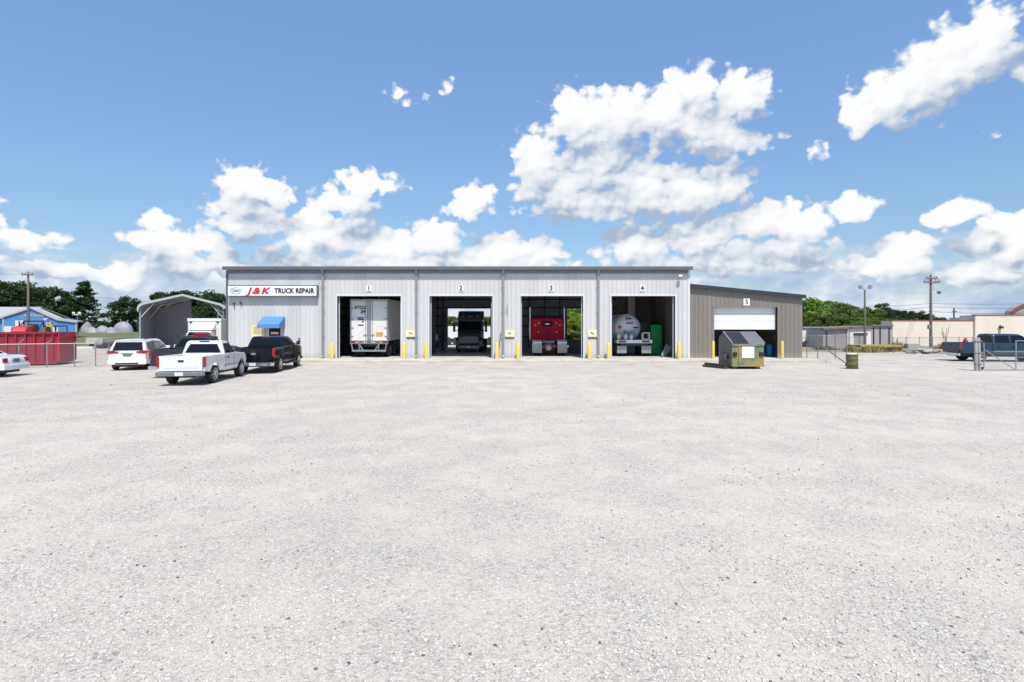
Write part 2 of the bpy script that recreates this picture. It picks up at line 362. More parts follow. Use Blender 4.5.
    lit = m('ADD', lit, m('ADD', m('MULTIPLY', m('SUBTRACT', .42, vo.outputs['Distance']), .20), m('MULTIPLY', bil, .42)))
    lit = m('ADD', lit, m('MULTIPLY', m('SUBTRACT', fb, .5), .22), clamp=True)
    ramp = N(nt,'ShaderNodeValToRGB'); L(lit, ramp.inputs[0])
    cr = ramp.color_ramp; cr.elements[0].position = .0; cr.elements[0].color = (.40,.49,.63,1); cr.elements[1].position = 1.0; cr.elements[1].color = (.97,.975,.985,1)
    e = cr.elements.new(.28); e.color = (.62,.685,.78,1); e = cr.elements.new(.52); e.color = (.79,.83,.885,1); e = cr.elements.new(.78); e.color = (.89,.91,.94,1)
    nb2 = noise(half.outputs[0], 17, 6, .55, (9,4,0)).outputs['Fac']
    rampb = N(nt,'ShaderNodeValToRGB'); L(nb2, rampb.inputs[0])
    cr = rampb.color_ramp; cr.elements[0].position = .36; cr.elements[0].color = (.42,.54,.74,1); cr.elements[1].position = .66; cr.elements[1].color = (.88,.91,.95,1)
    e = cr.elements.new(.52); e.color = (.62,.70,.83,1)
    sky = N(nt,'ShaderNodeTexSky', sky_type='NISHITA'); sky.sun_disc = False; sky.sun_elevation = SUN_EL; sky.sun_rotation = SUN_AZ
    sky.air_density = 1.0; sky.dust_density = .6; sky.ozone_density = 1.4; sky.altitude = 50
    K = SKY_CLOUD
    def scaled(c, k):
        n = N(nt,'ShaderNodeVectorMath', operation='SCALE'); L(c, n.inputs[0]); n.inputs['Scale'].default_value = k; return n.outputs[0]
    def mix(f, a, b):
        n = N(nt,'ShaderNodeMix', data_type='RGBA'); L(f, n.inputs['Factor']); L(a, n.inputs['A']); L(b, n.inputs['B']); return n.outputs['Result']
    tint = N(nt,'ShaderNodeVectorMath', operation='MULTIPLY'); L(sky.outputs[0], tint.inputs[0]); tint.inputs[1].default_value = SKY_TINT
    hz = N(nt,'ShaderNodeMapRange'); L(el, hz.inputs['Value']); hz.inputs['From Min'].default_value = .05; hz.inputs['From Max'].default_value = .50; hz.inputs['To Min'].default_value = .66; hz.inputs['To Max'].default_value = 1.22
    tn = N(nt,'ShaderNodeVectorMath', operation='SCALE'); L(tint.outputs[0], tn.inputs[0]); L(hz.outputs[0], tn.inputs['Scale']); tint = tn
    c = mix(bank.outputs[0], tint.outputs[0], scaled(rampb.outputs[0], K))
    c = mix(dens.outputs[0], c, scaled(ramp.outputs[0], K))
    bg = N(nt,'ShaderNodeBackground'); bg.inputs['Strength'].default_value = SKY_STR; L(c, bg.inputs['Color'])
    ow = N(nt,'ShaderNodeOutputWorld'); L(bg.outputs[0], ow.inputs['Surface'])
SKY_STR = .13; SKY_CLOUD = 1/.13*.815; SKY_TINT = (.86,.985,1.09)
build_world()

# ---------------------------------------------------------------- ground
def ground_material():
    m = bpy.data.materials.new('gravel_ground'); m.use_nodes = True; nt = m.node_tree; L = nt.links.new
    b = nt.nodes['Principled BSDF']; b.inputs['Roughness'].default_value = .92; b.inputs['Specular IOR Level'].default_value = .2
    tc = N(nt,'ShaderNodeTexCoord'); P = tc.outputs['Object']
    def nz(sc, det=5, ro=.6):
        n = N(nt,'ShaderNodeTexNoise'); n.inputs['Scale'].default_value = sc; n.inputs['Detail'].default_value = det; n.inputs['Roughness'].default_value = ro; L(P, n.inputs['Vector']); return n.outputs['Fac']
    def mr(v, a, b_, c=0, d=1):
        n = N(nt,'ShaderNodeMapRange'); L(v, n.inputs['Value'])
        for i, x in zip(('From Min','From Max','To Min','To Max'), (a,b_,c,d)): n.inputs[i].default_value = x
        return n.outputs[0]
    def mx(f, a, bb, blend='MIX'):
        n = N(nt,'ShaderNodeMix', data_type='RGBA', blend_type=blend)
        if isinstance(f,(int,float)): n.inputs['Factor'].default_value = f
        else: L(f, n.inputs['Factor'])
        for k, v in (('A',a),('B',bb)):
            if isinstance(v, tuple): n.inputs[k].default_value = (*v,1)
            else: L(v, n.inputs[k])
        return n.outputs['Result']
    patch = mr(nz(.75,7,.66), .40, .60)                # sandy dust against bare stone
    # packed wheel lanes sweeping to and from the bays
    sp0 = N(nt,'ShaderNodeSeparateXYZ'); L(P, sp0.inputs[0])
    def mt(op, a, b_=None, cl=False):
        n = N(nt,'ShaderNodeMath', operation=op, use_clamp=cl)
        for i, v in enumerate((a, b_)):
            if v is None: continue
            if isinstance(v, (int, float)): n.inputs[i].default_value = v
            else: L(v, n.inputs[i])
        return n.outputs[0]
    wob = mt('MULTIPLY', mt('SUBTRACT', nz(.18,3,.5), .5), 1.6)
    lane = None
    for x0, a, q in ((-9.9,.02,.004),(-3.5,.10,-.006),(2.7,-.08,.0095),(9.1,.05,-.0035),(9.3,-.35,.013),(-3.2,.35,.002)):
        dy = mt('SUBTRACT', sp0.outputs['Y'], 37.0)
        u = mt('SUBTRACT', mt('ADD', sp0.outputs['X'], wob), mt('ADD', mt('MULTIPLY', dy, a), mt('ADD', mt('MULTIPLY', mt('MULTIPLY', dy, dy), q), x0)))
        t = mt('ABSOLUTE', mt('SUBTRACT', mt('ABSOLUTE', u), .93))
        bnd = mr(t, .42, .10)
        lane = bnd if lane is None else mt('MAXIMUM', lane, bnd)
    lane = mt('MULTIPLY', lane, mr(nz(1.1,6,.65), .36, .60))
    patch = mt('MAXIMUM', patch, mt('MULTIPLY', lane, .85))
    base = mx(patch, (.54,.486,.41), (.563,.505,.425))
    big = mr(nz(.07,4,.5), .3, .7, .90, 1.06)
    # streaks of finer dust along the driving lanes (wheel tracks across the lot)
    mp = N(nt,'ShaderNodeMapping'); mp.inputs['Scale'].default_value = (.07,.5,1); mp.inputs['Rotation'].default_value = (0,0,.10); L(P, mp.inputs[0])
    st = N(nt,'ShaderNodeTexNoise'); st.inputs['Scale'].default_value = 1; st.inputs['Detail'].default_value = 6; L(mp.outputs[0], st.inputs['Vector'])
    trk = mr(st.outputs['Fac'], .35, .65, .965, 1.02)
    # stones at three sizes
    h = None; col = base
    for sc, amt, thr in ((24,.80,.42),(48,.75,.38),(90,.7,.42)):
        v = N(nt,'ShaderNodeTexVoronoi', feature='F1'); v.inputs['Scale'].default_value = sc; v.inputs['Randomness'].default_value = 1; L(P, v.inputs['Vector'])
        wn = N(nt,'ShaderNodeSeparateColor'); L(v.outputs['Color'], wn.inputs[0])
        stone = N(nt,'ShaderNodeValToRGB'); L(wn.outputs[0], stone.inputs[0]); cr = stone.color_ramp
        cr.elements[0].color = (.10,.10,.105,1); cr.elements[1].color = (.66,.64,.61,1)
        e = cr.elements.new(.18); e.color = (.41,.39,.355,1); e = cr.elements.new(.6); e.color = (.57,.535,.485,1)
        pick = mr(wn.outputs[1], thr, thr+.03)          # only some cells are stones
        inside = mr(v.outputs['Distance'], .56, .48)
        f = N(nt,'ShaderNodeMath', operation='MULTIPLY'); L(pick, f.inputs[0]); L(inside, f.inputs[1])
        cov = mr(patch, 0, 1, amt, amt*.42)
        f2 = N(nt,'ShaderNodeMath', operation='MULTIPLY'); L(f.outputs[0], f2.inputs[0]); L(cov, f2.inputs[1])
        col = mx(f2.outputs[0], col, stone.outputs[0])
        gap_shade = N(nt,'ShaderNodeMath', operation='MULTIPLY'); L(mr(v.outputs['Distance'], .60, .76, 0, .6), gap_shade.inputs[0]); L(cov, gap_shade.inputs[1])
        col = mx(gap_shade.outputs[0], col, (.25,.225,.195))  # shade between the stones, painted into the ground colour
        hh = N(nt,'ShaderNodeMath', operation='MULTIPLY'); L(f2.outputs[0], hh.inputs[0]); hh.inputs[1].default_value = 24/sc
        if h is None: h = hh.outputs[0]
        else:
            mxx = N(nt,'ShaderNodeMath', operation='MAXIMUM'); L(h, mxx.inputs[0]); L(hh.outputs[0], mxx.inputs[1]); h = mxx.outputs[0]
    sc_ = N(nt,'ShaderNodeVectorMath', operation='SCALE'); L(col, sc_.inputs[0]); L(big, sc_.inputs['Scale'])
    sc2 = N(nt,'ShaderNodeVectorMath', operation='SCALE'); L(sc_.outputs[0], sc2.inputs[0]); L(trk, sc2.inputs['Scale'])
    sp = N(nt,'ShaderNodeSeparateXYZ'); L(P, sp.inputs[0])
    # dark oily film in front of the bays
    oil = N(nt,'ShaderNodeMath', operation='MULTIPLY'); 
    L(mr(nz(.5,7,.65), .48, .66), oil.inputs[0]); L(mr(sp.outputs['Y'], 29, 36, 0, .45), oil.inputs[1])
    fin = mx(oil.outputs[0], sc2.outputs[0], (.22,.205,.185))
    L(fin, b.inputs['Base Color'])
    bp = N(nt,'ShaderNodeBump'); bp.inputs['Strength'].default_value = .8; bp.inputs['Distance'].default_value = .014
    L(h, bp.inputs['Height'])
    b2 = N(nt,'ShaderNodeBump'); b2.inputs['Strength'].default_value = .35; b2.inputs['Distance'].default_value = .05; L(nz(2.2,6,.7), b2.inputs['Height']); L(b2.outputs[0], bp.inputs['Normal'])
    L(bp.outputs[0], b.inputs['Normal'])
    return m
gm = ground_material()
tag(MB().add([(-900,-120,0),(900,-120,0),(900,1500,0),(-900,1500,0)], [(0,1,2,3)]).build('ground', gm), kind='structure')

def gravel_stones():
    """loose stones lying on the lot close to the camera: real geometry, one mesh"""
    rs = np.random.RandomState(3)
    t = (1+sqrt(5))/2
    ico = np.array([(-1,t,0),(1,t,0),(-1,-t,0),(1,-t,0),(0,-1,t),(0,1,t),(0,-1,-t),(0,1,-t),(t,0,-1),(t,0,1),(-t,0,-1),(-t,0,1)], float)/sqrt(1+t*t)
    fc = np.array([(0,11,5),(0,5,1),(0,1,7),(0,7,10),(0,10,11),(1,5,9),(5,11,4),(11,10,2),(10,7,6),(7,1,8),(3,9,4),(3,4,2),(3,2,6),(3,6,8),(3,8,9),(4,9,5),(2,4,11),(6,2,10),(8,6,7),(9,8,1)])
    n = 90000
    Y = 3.2 + 20*rs.rand(n)**1.5; X = (rs.rand(n)*2-1)*(Y*.98+1.2)
    # clustered: keep by a cheap smooth noise
    k = (np.sin(X*1.3+1.7*np.sin(Y*.9))+np.sin(Y*1.9+X*.6)+np.sin(X*.37-Y*.5+2))/3
    keep = rs.rand(n) < .42+.62*k
    X, Y = X[keep], Y[keep]; n = len(X)
    s = .004 + .0085*rs.rand(n)**2.4 + (rs.rand(n) < .012)*.012*rs.rand(n)
    s *= 1 + .02*(Y-4)
    v = ico[None]*(1+.75*(rs.rand(n,12,1)-.5))*np.stack([s*(1+.5*rs.rand(n)), s*(1+.4*rs.rand(n)), s*(.55+.35*rs.rand(n))],1)[:,None,:]
    a = rs.rand(n)*6.28; ca, sa = np.cos(a)[:,None], np.sin(a)[:,None]
    x = v[...,0]*ca - v[...,1]*sa; y = v[...,0]*sa + v[...,1]*ca
    v = np.stack([x+X[:,None], y+Y[:,None], v[...,2]+(s*.35)[:,None]], 2).reshape(-1,3)
    f = (fc[None] + (np.arange(n)*12)[:,None,None]).reshape(-1,3)
    me = bpy.data.meshes.new('gravel'); me.vertices.add(len(v)); me.vertices.foreach_set('co', v.ravel())
    me.loops.add(f.size); me.loops.foreach_set('vertex_index', f.ravel()); me.polygons.add(len(f))
    me.polygons.foreach_set('loop_start', np.arange(len(f))*3)
    at = me.attributes.new('tone','FLOAT','FACE'); at.data.foreach_set('value', np.repeat(rs.rand(n),20))
    me.update(); me.validate()
    m = bpy.data.materials.new('loose_stone'); m.use_nodes = True; nt = m.node_tree; b = nt.nodes['Principled BSDF']; b.inputs['Roughness'].default_value = .9
    an = N(nt,'ShaderNodeAttribute', attribute_name='tone'); rp = N(nt,'ShaderNodeValToRGB'); nt.links.new(an.outputs['Fac'], rp.inputs[0])
    cr = rp.color_ramp; cr.elements[0].color = (.07,.07,.075,1); cr.elements[1].color = (.70,.675,.64,1)
    for p, c in ((.05,(.22,.215,.205)),(.15,(.44,.415,.38)),(.8,(.60,.55,.475))): e = cr.elements.new(p); e.color = (*c,1)
    nt.links.new(rp.outputs[0], b.inputs['Base Color']); me.materials.append(m)
    o = bpy.data.objects.new('gravel', me); COL.objects.link(o)
    tag(o, 'loose pale grey gravel stones strewn over the lot', 'gravel', kind='stuff')
gravel_stones()

# grass bank and back verge
M['grass_soil'] = mat('grass_soil', (.115,.125,.05), .95, 0, .35, .5, bump=.6, bscale=8, dirt=(.17,.14,.075), dirt_amt=.7)
v = []
tag(MB().add([(-140,60,.004),(-38,60,.004),(-44,72,.9),(-150,72,.9),(-44,125,.95),(-150,125,.95)], [(0,1,2,3),(3,2,4,5)]).build('grass_bank', M['grass_soil']), kind='structure')
tag(MB().add([(26,66,.004),(140,66,.004),(260,260,.004),(-40,260,.004),(-40,78,.004),(26,78,.004)], [(0,1,2,3,4,5)]).build('grass_field', M['grass_soil']), kind='structure')
M['dirt'] = mat('dirt_verge', (.27,.22,.165), .95, 0, .25, .9, bump=.5, bscale=14, dirt=(.14,.13,.06), dirt_amt=.6)
vp = [(23,53.5)]+[(23+3*i, 50.2+rnd.uniform(-.9,.9)-(i>5)*2.2) for i in range(1,17)]+[(74,63.9),(23,63.9)]
tag(MB().add([(x,y,.004) for x,y in vp], [tuple(range(len(vp)))]).build('dirt_verge', M['dirt']), kind='structure')
# concrete slab with control joints
sb = MB()
xs = [-20.0]+[-20.0+40.8*i/14 for i in range(1,15)]
for i in range(14): sb.box(xs[i]+.006, xs[i+1]-.006, 36.5, 38.6, -.05, .11+.004*((i*7)%3))
sb.box(-19.7, 20.2, 38.606, 57.0, -.05, .12)
tag(sb.build('concrete_apron', M['concrete'], bevel=.02), kind='structure')

# faded yellow paint on the apron's front edge
M['kerb_paint'] = mat('kerb_paint', (.50,.43,.24), .85, 0, .2, 3, bump=.2, bscale=40, dirt=(.45,.43,.39), dirt_amt=.95, dmin=.40, dmax=.60)
for a, b in ((-15.3,-12.3),(-7.4,-6.0),(-1.1,.4),(5.2,6.7),(11.5,14.0),(18.7,20.78)):
    tag(MB().box(a, b, 36.492, 36.62, .0, .119).build('kerb_paint', M['kerb_paint']), kind='structure')
# ---------------------------------------------------------------- main repair shop
YF, YB, XL, XR, ZF, WT = 38.9, 57.2, -19.8, 12.3, .12, 6.25
def fx(px): return gx(px, YF)
BAYS = [(fx(337.3), fx(401.0)), (fx(429.6), fx(492.6)), (fx(520.6), fx(583.0)), (fx(611.2), fx(675.0))]
DT = 4.44
def sheet(mb, x0, x1, z0, z1, y, pitch=.3048, depth=.034, th=.16):
    """sheet-metal wall facing -y with trapezoid ribs"""
    mb.box(x0, x1, y, y+th, z0, z1)
    k = math.ceil((x0+.09)/pitch)
    while k*pitch < x1-.06:
        c = k*pitch; w = .055
        mb.add([(c-w,y-.001,z0),(c-.02,y-depth,z0),(c+.02,y-depth,z0),(c+w,y-.001,z0),(c-w,y-.001,z1),(c-.02,y-depth,z1),(c+.02,y-depth,z1),(c+w,y-.001,z1)],
               [(0,1,5,4),(1,2,6,5),(2,3,7,6),(4,5,6,7),(3,2,1,0)])
        k += 1
shop = thing('repair_shop', 'long pale grey metal truck repair shop with four open bays', 'building', (0,0,0))
w = MB(); edges = [XL] + [e for b in BAYS for e in b] + [XR]
for i in range(0, len(edges), 2): sheet(w, edges[i], edges[i+1], ZF, DT, YF)
sheet(w, XL, XR, DT+.002, WT, YF)
w.build('front_wall', M['shop'], shop)
w = MB(); w.box(XL, XL+.16, YF+.17, YB-.2, 0, WT)
for k in range(58): c = YF+.4+.3048*k; w.box(XL-.03, XL-.001, c-.03, c+.03, 0, WT)
w.build('side_wall', M['shop'], shop)
w = MB(); w.box(XR-.16, XR, YF+.17, YB-.2, ZF, WT)
for k in range(58): c = YF+.4+.3048*k; w.box(XR+.001, XR+.03, c-.03, c+.03, 4.9, WT)
w.build('side_wall', M['shop'], shop)
# rear wall with the two open rear doorways
rd = [(-6.54, -2.2, 4.07), (5.62, 9.95, 4.07)]
w = MB(); w.box(XL, rd[0][0], YB-.18, YB, 0, WT); w.box(rd[0][1], rd[1][0], YB-.18, YB, 0, WT); w.box(rd[1][1], XR, YB-.18, YB, 0, WT)
for a, b, t in rd: w.box(a, b, YB-.18, YB, t, WT)
w.build('rear_wall', M['inner'], shop)
# frames inside: girts, columns and rafters
w = MB()
for z in (1.2, 2.3, 3.3, 4.15, 5.0, 5.8):
    for a, b in ((XL+.2, rd[0][0]-.2), (rd[0][1]+.2, rd[1][0]-.2), (rd[1][1]+.2, XR-.2)) if z < 4.1 else ((XL+.2, XR-.2),): w.box(a, b, YB-.36, YB-.183, z-.05, z+.05)
    w.box(XR-.32, XR-.163, YF+.5, YB-.4, z-.04, z+.04); w.box(XL+.163, XL+.32, YF+.5, YB-.4, z-.04, z+.04)
x = XL+1.4
while x < XR:
    if not any(a-.15 < x < b+.15 for a, b, t in rd): w.box(x-.04, x+.04, YB-.42, YB-.363, ZF, WT)
    x += 1.55
w.build('girts', M['steel_dark'], shop)
for cx in (gx(421,YF), gx(507,YF)+.05, gx(597,YF)):
    for cy in ((YF+.4, YF+6.3, YF+12.3) if cx < 4 else (YF+.4,)):
        w = MB(); w.box(cx-.13, cx+.13, cy-.11, cy-.09, ZF, WT); w.box(cx-.13, cx+.13, cy+.09, cy+.11, ZF, WT); w.box(cx-.012, cx+.012, cy-.089, cy+.089, ZF, WT)
        w.build('column', M['steel_dark'], shop)
w = MB()
for cy in (YF+6.3, YF+12.3): w.box(XL+.2, XR-.2, cy-.09, cy+.09, WT-.15, WT+.45)
w.build('rafter', M['steel_dark'], shop)
RP = [(YF-.28, 6.24), (YF-.28, 6.40), ((YF+YB)/2, 7.35), (YB+.25, 6.40), (YB+.25, 6.28), ((YF+YB)/2, 7.2), (YF+.3, 6.30)]
MB().prism_x(RP, XL-.1, XR+.1).build('roof', M['roof'], shop)
w = MB(); w.box(XL+.2, XR-.2, YB-.9, YB-.5, 6.0, 6.1)
# gables
for x0, x1 in ((XL, XL+.15), (XR-.15, XR)): MB().prism_x([(YF+.17, WT+.003), (YB-.2, WT+.003), ((YF+YB)/2, 7.18)], x0, x1).build('gable', M['shop'], shop)
# eave trim + gutter
g = MB(); g.box(XL-.14, XR+.16, YF-.40, YF-.285, 6.24, 6.47); g.box(XL-.14, XR+.16, YF-.284, YF-.12, 6.24, 6.30)
g.build('gutter', M['trimgrey'], shop, bevel=.015)
# exposed corrugated edge below the gutter
g = MB(); k = 0; x = XL
while x < XR-.1:
    g.prism_y([(x,6.02),(x+.05,6.02),(x+.09,6.20),(x+.04,6.20)], YF-.10, YF-.04); x += .155
g.box(XL, XR, YF-.039, YF-.036, 6.0, 6.22)
g.build('eave_closure', M['downspout'], shop)
for px in (323.3, 416.6, 503.2, 598.2):
    x = fx(px); g = MB(); g.box(x-.085, x+.085, YF-.15, YF-.038, .32, 6.05)
    g.prism_x([(YF-.15,.34),(YF-.04,.34),(YF-.16,.16),(YF-.28,.16),(YF-.28,.22)], x-.085, x+.085)
    g.prism_x([(YF-.29,6.25),(YF-.2,6.25),(YF-.05,6.0),(YF-.14,6.0)], x-.085, x+.085)
    for z in (1.6, 3.4, 5.1): g.box(x-.12, x+.12, YF-.155, YF-.037, z, z+.04)
    g.build('downspout', M['downspout'], shop, bevel=.012)
# corner and base trim
g = MB(); g.box(XL-.05, XL+.09, YF-.05, YF+.1, ZF, 6.2); g.build('corner_trim', M['trimgrey'], shop)
g = MB(); g.box(XR-.09, XR+.05, YF-.05, YF+.1, ZF, 6.2); g.build('corner_trim', M['jamb'], shop)
for i, (a, b) in enumerate(BAYS):
    g = MB(); g.box(a-.1, a, YF-.06, YF+.2, ZF, DT); g.box(b, b+.1, YF-.06, YF+.2, ZF, DT); g.box(a-.1, b+.1, YF-.06, YF+.2, DT, DT+.1)
    g.build('bay_frame', M['jamb'], shop, bevel=.01)
    # overhead door rolled up under the roof, tracks
    g = MB(); g.box(a+.05, b-.05, YF+.7, YF+4.6, 5.05, 5.11)
    for x in (a+.06, b-.06): g.box(x-.03, x+.03, YF+.22, YF+.3, ZF, 4.9)
    g.build('overhead_door', M['inner'], shop)
    px = (369.0, 461, 551.2, 642.2)[i]
    g = MB(); x = fx(px); g.box(x-.17, x+.17, YF-.06, YF-.037, 4.77, 5.19); pl = g.build('number_plate', M['sign_white'], shop)
    text(str(i+1), .44, M['ink'], pl, (x, YF-.068, 4.98), 'numeral', off=.014)
# window with lit sign, awning above, door behind
wx0, wx1 = fx(269.5), fx(281)
g = MB(); g.box(wx0-.07, wx1+.07, YF-.07, YF-.037, 1.2, 2.3); wf = g.build('window', M['jamb'], shop)
g = MB(); g.box(wx0, wx1, YF-.078, YF-.071, 1.27, 2.24); g.build('pane', M['glass'], wf)
text('OPEN', .22, M['neon'], wf, ((wx0+wx1)/2, YF-.086, 1.86), 'neon_sign', sx=.95)
ax0, ax1 = -17.25, -15.75
g = MB(); g.prism_x([(YF-.04,3.02),(YF-1.05,2.48),(YF-1.05,2.22),(YF-1.01,2.22),(YF-1.01,2.44),(YF-.04,2.95)], ax0, ax1)
for x in (ax0, ax1-.02): g.prism_x([(YF-.04,2.955),(YF-1.0,2.45),(YF-1.0,2.23),(YF-.04,2.23)], x+.001, x+.019)
g.build('awning', M['blue_awn'], shop)
# small fittings on the wall
g = MB(); g.cyl((fx(241.5),YF-.03,5.0),(fx(241.5),YF-.3,4.93),.03); g.ball((fx(241.5),YF-.36,4.9),.09); g.build('security_camera', M['white'], shop, smooth=True)
for px, z0, z1 in ((234.5, 3.55, 3.95), (241.2, 3.78, 3.98), (299.6, 1.25, 1.5)):
    x = fx(px); g = MB(); g.cyl((x-.06,YF-.05,z1),(x+.04,YF-.1,z1-.05),.045); g.cyl((x+.03,YF-.08,z1-.04),(x+.05,YF-.08,z0),.025); g.build('wall_bracket', M['steel_dark'], shop)
x = fx(507.3); g = MB(); 
g.box(x-.03, x+.03, YF-.05, YF-.036, 3.05, 3.85); g.box(x-.06, x-.031, YF-.05, YF-.036, 3.3, 3.5)
g.build('wall_conduit', M['downspout'], shop)
g = MB(); g.cyl((fx(679), YF-.04, 5.95),(fx(679), YF-.3, 5.85),.03); g.box(fx(679)-.12, fx(679)+.12, YF-.42, YF-.25, 5.76, 5.9); g.build('floodlight', M['white'], shop)
# hose hanging at the second pier
g = MB(); pts = [(fx(502.5)-.1-.03*k, YF-.12-.02*k, 1.9-.2*k) for k in range(9)]; g.tube(pts, .035); g.build('hose', M['galv_dark'], shop)
# conduit inside bay four
# wall stains in bay four: brown panelled partition
g = MB(); g.box(XR-.45, XR-.33, YF+1.0, YB-1, ZF, 5.6)
for k in range(6): g.box(XR-.5, XR-.45, YF+1.0+k*3, YF+1.14+k*3, ZF, 5.6)
g.build('partition', M['brownpanel'], shop)
g = MB(); g.box(fx(640), XR-.6, YF+9, YF+9.15, 2.6, 5.8); g.box(fx(645), XR-.6, YF+8.6, YF+8.99, 4.4, 5.4); g.build('loft_wall', M['brownpanel'], shop)

# shop sign
sg = thing('shop_sign', 'long white sign box lettered in red and black high on grey wall', 'sign', (0,0,0))
sx0, sx1, sz0, sz1, sy = fx(230), fx(319), 4.30+.09, 5.17, YF-.36
g = MB(); g.box(sx0, sx1, sy, YF-.037, sz0, sz1); g.build('sign_box', M['trimgrey'], sg)
g = MB(); g.box(sx0+.05, sx1-.05, sy-.012, sy-.002, sz0+.06, sz1-.06); g.build('sign_face', M['sign_white'], sg)
sc = (sz0+sz1)/2; fy = sy-.018
# oval emblem
cx = fx(238.3); g = MB(); nn = 28; ow, oh, t = .42, .235, .045
vs = []; fs = []
for i in range(nn):
    a = 2*pi*i/nn; vs += [(cx+ow*cos(a), fy, sc+oh*sin(a)), (cx+(ow-t)*cos(a), fy, sc+(oh-t)*sin(a))]
for i in range(nn): j = (i+1)%nn; fs.append((2*i,2*j,2*j+1,2*i+1))
g.add(vs, fs); em = g.build('emblem', M['downspout'], sg)
text('GMC', .27, M['downspout'], em, (cx, fy, sc), 'emblem_letters', off=.006)
text('J&K', .60, M['sign_red'], sg, (fx(260.4), fy, sc-.02), 'red_letters', shear=.3, off=.026, sx=1.30, sp=1.32)
text('TRUCK REPAIR', .46, M['ink'], sg, (fx(296.4), fy, sc-.01), 'black_letters', off=.022, sx=.84, sp=1.06)
# yellow notice beside the window
nt_ = thing('wall_notice', 'yellow notice board beside the window, behind the black pickup', 'sign', (0,0,0))
g = MB(); g.box(fx(252), fx(264.5), YF-.06, YF-.037, 1.55, 2.42); g.build('board', M['cream_sign'], nt_)
g = MB(); g.box(fx(253.5), fx(263.5), YF-.067, YF-.062, 1.78, 2.34); g.build('panel', M['yellow_sign'], nt_)
# notices between the bays
for px, lab in ((410.8, 'cream safety notice on the pier between bay one and bay two'), (509.8, 'cream safety notice on the pier between bay two and bay three'), (592.3, 'cream safety notice on the pier between bay three and bay four')):
    x = fx(px); nt_ = thing('safety_notice', lab, 'sign', (0,0,0), group='safety notices between the bays')
    g = MB(); g.box(x-.33, x+.33, YF-.055, YF-.037, 1.62, 2.10); g.build('board', M['cream_sign'], nt_)
    g = MB(); g.prism_y([(x-.1,1.86),(x+.08,1.78),(x+.11,1.83),(x-.05,1.92),(x-.12,1.98)], YF-.061, YF-.056); g.build('pictogram', M['ink'], nt_)
    g = MB()
    g.box(x-.3, x+.3, YF-.05, YF-.037, 1.49, 1.55)
    g.build('caption_strip', M['ink'], nt_)

# ---------------------------------------------------------------- taupe annex
AX0, AX1, AY = XR+.05, 20.35, 39.25
D0, D1, DTOP = gx(714, AY), gx(777.3, AY), gz(307.2, AY)
def roofz(x): return gz(286.0, AY) + (gz(297, AY)-gz(286.0, AY))*(x-AX0)/(AX1-AX0)
annex = thing('garage_annex', 'low taupe metal garage with sloping roof and half raised white door', 'building', (0,0,0))
w = MB(); sheet(w, AX0, D0, ZF, DTOP, AY); sheet(w, D1, AX1, ZF, DTOP, AY)
w.box(AX0, AX1, AY, AY+.16, DTOP+.001, roofz(AX1)-.02)
w.prism_y([(AX0, roofz(AX1)-.018), (AX1, roofz(AX1)-.018), (AX0, roofz(AX0)-.02)], AY, AY+.16)
k = math.ceil(AX0/.3048)
while k*.3048 < AX1-.05:
    c = k*.3048; z1 = roofz(c)-.03; y = AY
    w.add([(c-.055,y-.001,DTOP+.06),(c-.02,y-.034,DTOP+.06),(c+.02,y-.034,DTOP+.06),(c+.055,y-.001,DTOP+.06),(c-.055,y-.001,z1),(c-.02,y-.034,z1),(c+.02,y-.034,z1),(c+.055,y-.001,z1)],
          [(0,1,5,4),(1,2,6,5),(2,3,7,6),(4,5,6,7),(3,2,1,0)]); k += 1
w.build('front_wall', M['taupe'], annex)
w = MB(); w.box(AX1-.16, AX1, AY+.17, 52, ZF, roofz(AX1)-.02); w.build('side_wall', M['taupe'], annex)
w = MB(); w.box(AX0, AX1-.17, 51.85, 52, ZF, roofz(AX1)-.03); w.build('rear_wall', M['inner'], annex)
w = MB(); w.box(AX0+.02, AX0+.1, AY+.2, 51.8, ZF, 4.4); w.build('inner_wall', M['inner'], annex)
w = MB(); w.prism_y([(AX0-.0, roofz(AX0)), (AX1+.12, roofz(AX1+.12)), (AX1+.12, roofz(AX1+.12)+.12), (AX0-.0, roofz(AX0)+.12)], AY-.2, 52.2); w.build('roof', M['roof'], annex)
w = MB(); w.prism_y([(AX0, roofz(AX0)-.1), (AX1+.14, roofz(AX1+.14)-.1), (AX1+.14, roofz(AX1+.14)+.15), (AX0, roofz(AX0)+.15)], AY-.26, AY-.204); w.build('roof_trim', M['steel_dark'], annex)
w = MB(); w.box(D0-.1, D0, AY-.05, AY+.2, ZF, DTOP); w.box(D1, D1+.1, AY-.05, AY+.2, ZF, DTOP); w.box(D0-.1, D1+.1, AY-.05, AY+.2, DTOP, DTOP+.06); w.build('bay_frame', M['taupe'], annex)
w = MB(); dz = gz(328.8, AY+.28)
zz = dz
while zz < DTOP+.1: w.box(D0+.01, D1-.01, AY+.26, AY+.31, zz+.006, min(zz+.53, DTOP+.1)); zz += .535
w.box(D0+.01, D1-.01, AY+.25, AY+.315, dz-.05, dz+.004)
w.build('overhead_door', M['white'], annex, bevel=.012)
xx = gx(746.3, AY); g = MB(); g.box(xx-.22, xx+.22, AY-.07, AY-.037, gz(305.5,AY), gz(298.6,AY)); pl = g.build('number_plate', M['sign_white'], annex)
text('5', .46, M['ink'], pl, (xx, AY-.078, gz(302.05,AY)), 'numeral', off=.008)

